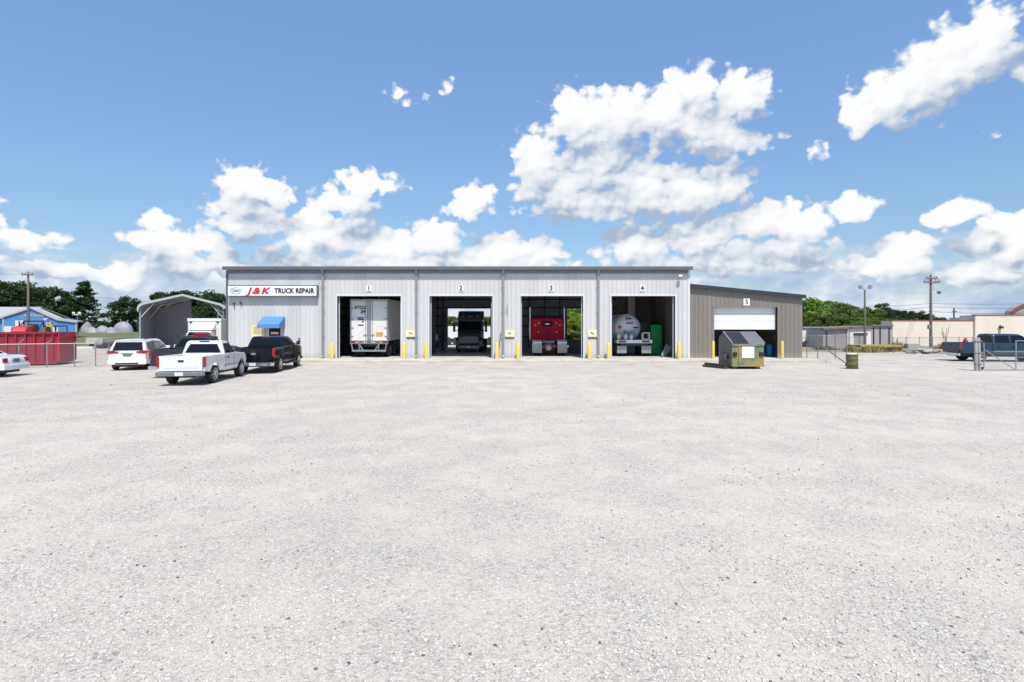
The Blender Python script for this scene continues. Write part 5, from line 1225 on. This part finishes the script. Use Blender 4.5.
g = MB(); g.prism_y([(SX[0]-.1,gz(328.7,Ys)),(SX[4]+.1,gz(326.4,Ys)),(SX[4]+.1,gz(326.0,Ys)),(SX[0]-.1,gz(327.9,Ys))], Ys-.25, Ys+4.3); g.box(SX[4]+.12,SX[5]-.03,Ys-.2,Ys+4.2,gz(326,Ys)+.002,gz(324.9,Ys)); g.build('roof', M['galv_dark'], t)
for p in (826.5, 873.5, 880, 889):
    g = MB(); g.box(gx(p,Ys)-.06,gx(p,Ys)+.06,Ys-.05,Ys-.002,0,gz(331.5 if p < 850 else 327.5,Ys)); g.build('post', M['steel_dark'], t)
g = MB(); g.ball((0,0,0),.28); g.cyl((0,0,-.3),(0,0,0),.18); tag(g.build('roof_vent', M['cream'], None, smooth=True, loc=(gx(875.5,Ys+1),Ys+1,gz(324.2,Ys)+.05)), 'small pale roof vent', 'vent') if False else None
t = thing('white_trailer', 'white box trailer parked beside the taupe annex, behind the chain link', 'trailer', (gx(812,61),61,0))
g = MB(); g.box(-2.2,1.15,0,2.4,.55,gz(330.5,61)); g.build('box_body', M['white_dirty'], t, bevel=.03)
g = MB(); g.box(-2.1,1.0,.1,2.2,.3,.54); g.build('chassis', M['black'], t)
for x in (-.6,.3): g = MB(); g.lathe([(-.1,.2),(-.1,.36),(.1,.36),(.1,.2)], (x,.1,.36), 'y', 16); g.build('wheel', M['rubber'], t)
t = thing('warehouse', 'long cream warehouse with russet coping and an arched roof behind', 'building', (0,0,0))
Yw = 64.0; WX = [gx(p,Yw) for p in (892.5,973.5)]
g = MB(); g.box(WX[0],WX[1],Yw,Yw+.3,0,gz(320.8,Yw)); g.box(WX[0],WX[0]+.3,Yw+.31,Yw+2,0,gz(320.8,Yw)); g.box(WX[1]+.001,WX[1]+34,Yw-.25,Yw+.1,0,gz(315.3,Yw)); g.box(WX[1]+.001,WX[1]+.3,Yw+.11,Yw+2,0,gz(315.3,Yw)); g.build('wall', M['cream'], t)
g = MB(); g.box(WX[0]-.06,WX[1],Yw-.06,Yw+.36,gz(320.8,Yw)+.001,gz(320.0,Yw)); g.box(WX[1]-.06,WX[1]+34,Yw-.32,Yw+.2,gz(315.3,Yw)+.001,gz(314.5,Yw)); g.build('coping', M['brick_trim'], t)
g = MB(); n = 14; ac, ar_ = gx(1053,74), 5.4; pr = [(ac-ar_+ar_*(1-cos(pi*i/n)), gz(314.5,74)+2.0*sin(pi*i/n)) for i in range(n+1)]
g.prism_y(pr, 74, 75.2); g.build('arched_roof', M['mauve'], t)
g = MB(); pr2 = [(ac+(x-ac)*1.03, z+.03) for x,z in pr]+[(x,z-.25) for x,z in pr][::-1]; g.prism_y(pr2, 73.8, 73.99); g.build('roof_edge', M['brick_trim'], t)
g = MB(); g.box(gx(998,Yw)-.14,gx(998,Yw)+.14,Yw-.6,Yw-.26,gz(328.5,Yw),gz(326.2,Yw)); g.cyl((gx(998,Yw)-.1,Yw-.5,gz(326,Yw)),(gx(998,Yw)-.25,Yw-.5,gz(325.2,Yw)),.05); g.build('wall_lamp', M['steel_dark'], t)
g = MB(); g.box(WX[0]+.31,WX[1],Yw+.4,Yw+2,2.5,2.6); g.build('roof', M['roof'], t)
g = MB(); g.box(gx(961,Yw+10),gx(974,Yw+10),Yw+9,Yw+12,2.8,gz(317.6,Yw+10)); g.build('roof_unit', M['white'], t)
# yellow low trailer, scrap, red hydrant post
t = thing('flatbed_trailer', 'low yellow flatbed trailer with small dark wheels', 'trailer', (gx(884,50),50,0))
g = MB(); g.box(-2.3,1.5,-.3,1.6,.42,.62); g.build('deck', M['yellow_old'], t, bevel=.02)
g = MB(); g.box(-2.2,1.4,-.34,-.301,.32,.44); g.build('side_beam', M['wood_dark'], t)
for x in (-1.9,-1.35,-.35,.2):
    g = MB(); g.lathe([(-.1,.1),(-.1,.22),(.1,.22),(.1,.1)], (x,-.2,.22), 'y', 14); g.build('wheel', M['rubber'], t)
def weeds(name, label, px, Y, w, h, n, cols, seed):
    rs = random.Random(seed); g = MB()
    for k in range(n):
        x = max(-1,min(1,rs.gauss(0,.45)))*w; y = rs.uniform(-.5,.5); hh = h*rs.uniform(.4,1.1)*(1-.5*min(1,abs(x)/w)); a = rs.uniform(0,6.28); l = rs.uniform(-.3,.3)*hh; b = .035
        g.add([(x-b*cos(a),y-b*sin(a),0),(x+b*cos(a),y+b*sin(a),0),(x+l+b*.8*cos(a),y+l*.5+b*sin(a),hh*.7),(x+l*1.6,y+l*.7,hh)], [(0,1,2,3)])
    return tag(g.build(name, M[cols], None, loc=(gx(px,Y),Y,0)), label, 'weeds', kind='stuff')
M['weed'] = mat('dry_weed', (.26,.22,.075), .8, 0, .35, 2); M['weed_green'] = mat('green_weed', (.09,.13,.025), .8, 0, .35, 2)
for px, Y, w, h, c, lb in ((851,49.5,.55,.75,'weed','yellow weeds directly behind the olive drum'), (898,53.5,1.0,.9,'weed','yellow weeds at the right end of the flatbed trailer'),
                        (872,49.2,1.6,.62,'weed','yellow weeds along the front of the flatbed trailer'),(888,51.9,1.4,.7,'weed','tall yellow weeds behind the flatbed trailer'),(911,54,.8,.7,'weed_green','green weeds left of the tall pole base'), (944,54,1.2,.8,'weed','yellow weeds right of the tall pole'), (826,54,1.4,.45,'weed_green','green weeds in front of the grey storage units')):
    weeds('weed_clump', lb, px, Y, w, h, 260, c, int(px))
rs = random.Random(11)
for i, (px, Y, n, lab) in enumerate(((912.5,47.5,7,'left heap of grey scrap timber on the dirt verge'), (929,47,9,'middle heap of scrap timber at the foot of the tall pole'), (943,46.5,6,'right heap of scrap timber behind the blue pickup tailgate'))):
    g = MB()
    for k in range(n):
        rot = Matrix.Rotation(rs.uniform(-.5,.5),3,'Z') @ Matrix.Rotation(rs.uniform(-.25,.25),3,'Y')
        g.obox((rs.uniform(-.5,.5), rs.uniform(-.4,.4), .08+.09*(k%4)), (rs.uniform(.8,1.7), rs.uniform(.12,.3), rs.uniform(.06,.22)), rot)
    tag(g.build('scrap_heap', M['wood_grey'] if i != 1 else M['flap'], None, bevel=.015, loc=(gx(px,Y),Y,0)), lab, 'scrap heap', 'scrap heaps on the dirt verge')
g = MB(); g.box(-.55,.55,-.25,.25,.25,.75); g.box(-.5,-.4,-.2,.2,0,.25); g.box(.4,.5,-.2,.2,0,.25); tag(g.build('timber_crate', M['wood_grey'], None, bevel=.02, loc=(gx(912,49.5),49.5,0)), 'grey timber crate behind the left scrap heap', 'crate')
t = thing('marker_post', 'short red and white marker post by the fence behind the blue pickup', 'post', (gx(965.5,52),52,0))
g = MB(); g.lathe([(0,.14),(.8,.14),(.85,.2),(1.0,.2),(1.05,.12),(1.2,.10)], (0,0,0), 'z', 14); g.build('post', M['red_bin2'], t, smooth=True)
g = MB(); g.lathe([(0,.145),(.12,.145)], (0,0,.45), 'z', 14); g.build('white_band', M['white'], t)
g = MB(); rs = random.Random(3)
for s in (-.18,.1,.25): g.tube([(0,0,0),(s*.6,0,1.0),(s*1.7,0,2.0+abs(s))], .02, 5); g.tube([(s*.6,0,1.0),(s*.6-.35,0,1.7)], .014, 5)
tag(g.build('bare_sapling', M['bark'], None, loc=(gx(945,55.5),55.5,0)), 'thin bare sapling by the long chain link fence', 'sapling')

# ---------------------------------------------------------------- poles and wires
def pole(name, label, px, Y, pytop, r=.13, cat='utility pole'):
    t = thing(name, label, cat, (gx(px,Y),Y,0)); h = gz(pytop,Y)
    g = MB(); g.lathe([(0,r*1.15),(h*.5,r),(h-.05,r*.78),(h,r*.5)], (0,0,0), 'z', 12); g.build('shaft', M['wood'], t, smooth=True); return t, h
t, hR = pole('utility_pole', 'tall timber utility pole with double crossarms and street light', 930.8, 60, 274.5)
for z, w, dy in ((gz(278.6,60),.62,-.16), (gz(282.3,60),.85,-.16)):
    g = MB(); g.box(-w,w,dy-.05,dy+.05,z-.07,z+.07); ca = g.build('crossarm', M['wood'], t)
    g = MB()
    for x in (-w+.08,-w*.45,w*.45,w-.08): g.lathe([(0,.04),(.06,.07),(.12,.05),(.2,.06),(.22,.02)], (x,dy,z+.07), 'z', 8)
    g.build('insulator', M['galv'], ca)
g = MB(); z = gz(292.5,60); g.tube([(.1,0,z-.12),(.5,-.05,z+.1),(.8,-.1,z+.08)], .03); g.build('light_bracket', M['galv'], t)
g = MB(); g.lathe([(0,.06),(.05,.2),(.2,.14),(.3,.08)], (.82,-.1,z-.15), 'z', 12); g.build('lamp_head', M['steel_dark'], t, smooth=True)
g = MB(); g.lathe([(0,.14),(.05,.17),(.42,.17),(.47,.1)], (-.22,-.05,gz(329,60)), 'z', 14); g.build('transformer', M['galv'], t, smooth=True)
t, hF = pole('light_pole', 'thin pole with twin floodlights above the storage units', 864.8, 56, 290, .10, 'light pole')
for s in (-1,1):
    g = MB(); z = gz(289,56); g.cyl((0,0,z-.1),(s*.42,-.05,z+.12),.03)
    g.obox((s*.48,-.1,z+.2), (.3,.2,.34), Matrix.Rotation(s*.5,3,'Y')); g.build('floodlight', M['galv'], t, bevel=.02)
t, hL = pole('utility_pole', 'timber utility pole with one crossarm rising behind the red bin', 28.2, 62, 271.5)
z = gz(274.8,62); g = MB(); g.box(-.62,.62,-.17,-.07,z-.07,z+.07); ca = g.build('crossarm', M['wood'], t)
g = MB()
for x in (-.55,-.2,.2,.55): g.lathe([(0,.04),(.06,.07),(.12,.05),(.2,.06),(.22,.02)], (x,-.12,z+.07), 'z', 8)
g.build('insulator', M['galv'], ca)
g = MB(); z = gz(283.3,62); g.tube([(.1,0,z-.1),(.6,-.05,z+.08),(.9,-.1,z+.06)], .025); g.lathe([(0,.05),(.05,.15),(.18,.1)], (.95,-.1,z-.1), 'z', 10); g.build('street_light', M['steel_dark'], t)
t, hS = pole('utility_pole', 'distant short utility pole rising over the cream warehouse', 954, 112, 308, .17)
g = MB(); g.box(-.5,.5,-.2,-.1,hS-.8,hS-.6); g.build('crossarm', M['wood'], t)
t, hS2 = pole('utility_pole', 'thin dark pole standing at the grass bank beside the conifer', 77.5, 90, 312, .1)
g = MB(); g.box(-.7,.7,-.2,-.1,hS2-.5,hS2-.35); g.ball((-.5,-.15,hS2-.2),.22); g.ball((.45,-.15,hS2-.2),.22); g.build('lamp_pair', M['white'], t)
def wire(label, pts, sag, r=.016):
    g = MB()
    for a, b in zip(pts[:-1], pts[1:]):
        a, b = Vector(a), Vector(b); n = 14; q = [a.lerp(b,i/n) - Vector((0,0,sag*4*(i/n)*(1-i/n))) for i in range(n+1)]; g.tube(q, r, 4)
    tag(g.build('power_line', M['black'], None), label, 'power line', 'overhead lines')
P = lambda px, py, Y: (gx(px,Y), Y, gz(py,Y))
wire('upper power line running right from the tall pole', [P(840,307,95), P(930.8,303.5,60), P(1080,302,60)], .15, .02)
wire('middle power line running right from the tall pole', [P(846,312,95), P(930.8,307,60), P(1080,306.5,60)], .2, .02)
wire('lower thick power line running right from the tall pole', [P(852,316,95), P(930.8,311.5,60), P(1080,311,60)], .25, .024)
wire('upper power line between left pole and the shop', [P(28.2,288,62), P(200,302,85)], .5, .018)
wire('lower power line between left pole and the shop', [P(28.2,294,62), P(200,312,85)], .6, .018)
wire('top power line leaving the left pole to the left', [P(28.2,274,62), P(-120,262,60)], .4, .016)
# ---------------------------------------------------------------- trees
def leaf_mat(name, c0, c1):
    m = bpy.data.materials.new(name); m.use_nodes = True; nt = m.node_tree; L = nt.links.new
    b = nt.nodes['Principled BSDF']; b.inputs['Roughness'].default_value = .55; b.inputs['Specular IOR Level'].default_value = .3
    an = N(nt,'ShaderNodeAttribute', attribute_name='tone'); oi = N(nt,'ShaderNodeObjectInfo')
    mx = N(nt,'ShaderNodeMix', data_type='RGBA'); L(an.outputs['Fac'], mx.inputs['Factor']); mx.inputs['A'].default_value = (*c0,1); mx.inputs['B'].default_value = (*c1,1)
    hs = N(nt,'ShaderNodeHueSaturation'); L(mx.outputs['Result'], hs.inputs['Color'])
    mr = N(nt,'ShaderNodeMapRange'); mr.inputs['To Min'].default_value = .8; mr.inputs['To Max'].default_value = 1.25; L(oi.outputs['Random'], mr.inputs['Value']); L(mr.outputs[0], hs.inputs['Value'])
    m2 = N(nt,'ShaderNodeMapRange'); m2.inputs['To Min'].default_value = .485; m2.inputs['To Max'].default_value = .515; L(oi.outputs['Random'], m2.inputs['Value']); L(m2.outputs[0], hs.inputs['Hue'])
    L(hs.outputs[0], b.inputs['Base Color'])
    tr = N(nt,'ShaderNodeBsdfTranslucent'); L(hs.outputs[0], tr.inputs['Color']); ms = N(nt,'ShaderNodeMixShader'); ms.inputs[0].default_value = .38
    L(b.outputs[0], ms.inputs[1]); L(tr.outputs[0], ms.inputs[2]); L(ms.outputs[0], nt.nodes['Material Output'].inputs['Surface'])
    return m
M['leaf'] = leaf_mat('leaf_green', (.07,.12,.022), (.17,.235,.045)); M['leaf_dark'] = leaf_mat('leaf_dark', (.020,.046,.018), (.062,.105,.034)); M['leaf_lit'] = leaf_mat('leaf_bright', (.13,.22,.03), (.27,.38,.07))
def tree_mesh(kind, seed, n):
    """unit tree (height 1): leaf faces in clumps through the crown's volume; returns crown mesh and trunk MB"""
    rs = np.random.RandomState(seed); C = []
    trunk = MB(); lim = []
    if kind == 'conifer':
        trunk.cyl((0,0,0),(0,0,.95),.018,.004,8)
        for k in range(95):
            z = .08+.90*rs.rand()**.85; rr = .40*(1-z)**.8*(.5+.6*rs.rand())+.02; a = rs.rand()*6.28
            for q in np.linspace(.3,1,4): C.append((rr*q*cos(a), rr*q*sin(a), z-.10*rr*q+.02*rs.randn(), .030+.018*rs.rand()))
            lim.append(((0,0,z),(rr*.9*cos(a),rr*.9*sin(a),z-.07*rr),.004))
    else:
        trunk.cyl((0,0,0),(0,0,.30),.028,.020,9)
        for k in range(64):
            a = rs.rand()*6.28; z = .10+.84*rs.rand(); w = .42*sqrt(max(.05, 1-((z-.46)/.52)**2))*(.2+.85*rs.rand()**.55)
            C.append((w*cos(a), w*sin(a), z, .06+.06*rs.rand()))
        for k in range(0,64,5): lim.append(((0,0,.22+.1*(k%3)), C[k][:3], .009))
    for a, b, r in lim: trunk.cyl(a, b, r, r*.35, 5, caps=False)
    C = np.array(C); i = rs.randint(0, len(C), n); d = rs.randn(n,3); d /= np.linalg.norm(d,axis=1)[:,None]
    rad = C[i,3]*(rs.rand(n)**.45)*1.15
    p = C[i,:3] + d*rad[:,None]*(np.array((1,1,.75)) if kind != 'conifer' else np.array((1.1,1.1,.5)))
    s = (.013 if kind == 'conifer' else .017)*(.6+.9*rs.rand(n))
    u = rs.randn(n,3); u /= np.linalg.norm(u,axis=1)[:,None]; v = np.cross(u, rs.randn(n,3)); v /= np.linalg.norm(v,axis=1)[:,None]
    q = np.stack([p-u*s[:,None], p+v*s[:,None]*.7, p+u*s[:,None], p-v*s[:,None]*.7],1).reshape(-1,3)
    me = bpy.data.meshes.new('crown'); me.vertices.add(4*n); me.vertices.foreach_set('co', q.ravel()); me.loops.add(4*n); me.loops.foreach_set('vertex_index', np.arange(4*n)); me.polygons.add(n); me.polygons.foreach_set('loop_start', np.arange(n)*4)
    ct = rs.rand(len(C)); at_ = me.attributes.new('tone','FLOAT','FACE'); at_.data.foreach_set('value', np.clip(.65*ct[i]+.35*rs.rand(n),0,1)); me.update(); me.validate()
    return me, trunk
TM = {}
for kd, sd_, n in (('broad',1,9000),('broad',2,9000),('broad',3,9000),('conifer',4,10000)):
    me, tb = tree_mesh(kd, sd_, n); tmo = tb.build('trunk', M['bark'], None, smooth=True); TM[(kd,sd_)] = (me, tmo.data); bpy.data.objects.remove(tmo)
def tree(px, Y, pytop, w, label, kind='broad', var=1, leaf='leaf', group=None, z0=0):
    h = gz(pytop, Y)-z0; me, tk = TM[(kind, var)]
    t = thing('conifer_tree' if kind == 'conifer' else 'broadleaf_tree', label, 'tree', (gx(px,Y),Y,z0), rnd.uniform(0,6.28), group)
    t.scale = (w, w, h)
    key = me.name+leaf; m2 = bpy.data.meshes.get(key)
    if m2 is None: m2 = me.copy(); m2.name = key; m2.materials.clear(); m2.materials.append(M[leaf])
    c = bpy.data.objects.new('crown', m2); COL.objects.link(c); c.parent = t
    k = bpy.data.objects.new('trunk', tk); COL.objects.link(k); k.parent = t
# left of the shop
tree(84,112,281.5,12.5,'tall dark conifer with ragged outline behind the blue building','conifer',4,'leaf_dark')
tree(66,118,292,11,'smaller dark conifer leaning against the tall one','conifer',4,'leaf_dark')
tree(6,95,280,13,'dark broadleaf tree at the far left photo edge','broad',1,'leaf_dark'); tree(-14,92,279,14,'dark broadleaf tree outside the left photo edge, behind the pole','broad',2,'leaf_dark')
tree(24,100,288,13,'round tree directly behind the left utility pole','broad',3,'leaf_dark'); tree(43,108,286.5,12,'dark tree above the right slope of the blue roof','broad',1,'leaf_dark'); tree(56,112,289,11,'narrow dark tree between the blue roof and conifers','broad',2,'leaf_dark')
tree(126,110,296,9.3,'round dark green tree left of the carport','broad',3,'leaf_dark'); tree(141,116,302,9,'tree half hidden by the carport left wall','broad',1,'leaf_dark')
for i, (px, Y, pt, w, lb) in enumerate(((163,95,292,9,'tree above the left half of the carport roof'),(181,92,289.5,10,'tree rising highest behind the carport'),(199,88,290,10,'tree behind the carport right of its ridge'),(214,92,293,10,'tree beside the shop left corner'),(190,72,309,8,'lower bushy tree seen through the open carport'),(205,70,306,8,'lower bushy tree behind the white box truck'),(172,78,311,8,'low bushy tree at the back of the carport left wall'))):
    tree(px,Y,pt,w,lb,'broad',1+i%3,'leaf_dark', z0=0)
# seen through the bays
for i, (px, Y, pt, w, lb) in enumerate(((566,72,300,9,'bright tree seen through the rear door of bay three, left'),(580,70,303,8,'bright tree seen through the rear door of bay three, middle'),(594,74,300,9,'bright tree behind the pier right of bay three'),(440,84,316,9,'tree low in the rear doorway of bay two, left side'),(455,82,316,8,'tree left of the black truck in the rear doorway'),(472,86,317,8,'tree hidden behind the black truck'),(489,82,316.5,8,'tree right of the black truck in the rear doorway'))):
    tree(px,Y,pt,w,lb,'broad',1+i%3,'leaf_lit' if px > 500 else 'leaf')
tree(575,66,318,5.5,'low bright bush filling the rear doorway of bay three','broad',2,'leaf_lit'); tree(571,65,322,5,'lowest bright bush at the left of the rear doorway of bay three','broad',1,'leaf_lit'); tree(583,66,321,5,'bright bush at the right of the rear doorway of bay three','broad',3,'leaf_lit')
t = thing('white_trailer', 'white box trailer outside the rear doorway of bay two', 'trailer', (gx(470,66),66,0))
g = MB(); g.box(-4.2,4.2,0,2.5,.75,gz(326.5,66)); g.build('box_body', M['white'], t, bevel=.03)
g = MB(); g.box(-3.8,3.8,.2,2.3,.5,.74); g.build('chassis', M['black'], t)
for x in (-2.6,-1.6,1.35,2.35): g = MB(); g.lathe([(-.12,.3),(-.12,.48),(.12,.48),(.12,.3)], (x,.1,.48), 'y', 18); g.build('wheel', M['rubber'], t, smooth=True)
# tree line on the right
rs = random.Random(9); line = []
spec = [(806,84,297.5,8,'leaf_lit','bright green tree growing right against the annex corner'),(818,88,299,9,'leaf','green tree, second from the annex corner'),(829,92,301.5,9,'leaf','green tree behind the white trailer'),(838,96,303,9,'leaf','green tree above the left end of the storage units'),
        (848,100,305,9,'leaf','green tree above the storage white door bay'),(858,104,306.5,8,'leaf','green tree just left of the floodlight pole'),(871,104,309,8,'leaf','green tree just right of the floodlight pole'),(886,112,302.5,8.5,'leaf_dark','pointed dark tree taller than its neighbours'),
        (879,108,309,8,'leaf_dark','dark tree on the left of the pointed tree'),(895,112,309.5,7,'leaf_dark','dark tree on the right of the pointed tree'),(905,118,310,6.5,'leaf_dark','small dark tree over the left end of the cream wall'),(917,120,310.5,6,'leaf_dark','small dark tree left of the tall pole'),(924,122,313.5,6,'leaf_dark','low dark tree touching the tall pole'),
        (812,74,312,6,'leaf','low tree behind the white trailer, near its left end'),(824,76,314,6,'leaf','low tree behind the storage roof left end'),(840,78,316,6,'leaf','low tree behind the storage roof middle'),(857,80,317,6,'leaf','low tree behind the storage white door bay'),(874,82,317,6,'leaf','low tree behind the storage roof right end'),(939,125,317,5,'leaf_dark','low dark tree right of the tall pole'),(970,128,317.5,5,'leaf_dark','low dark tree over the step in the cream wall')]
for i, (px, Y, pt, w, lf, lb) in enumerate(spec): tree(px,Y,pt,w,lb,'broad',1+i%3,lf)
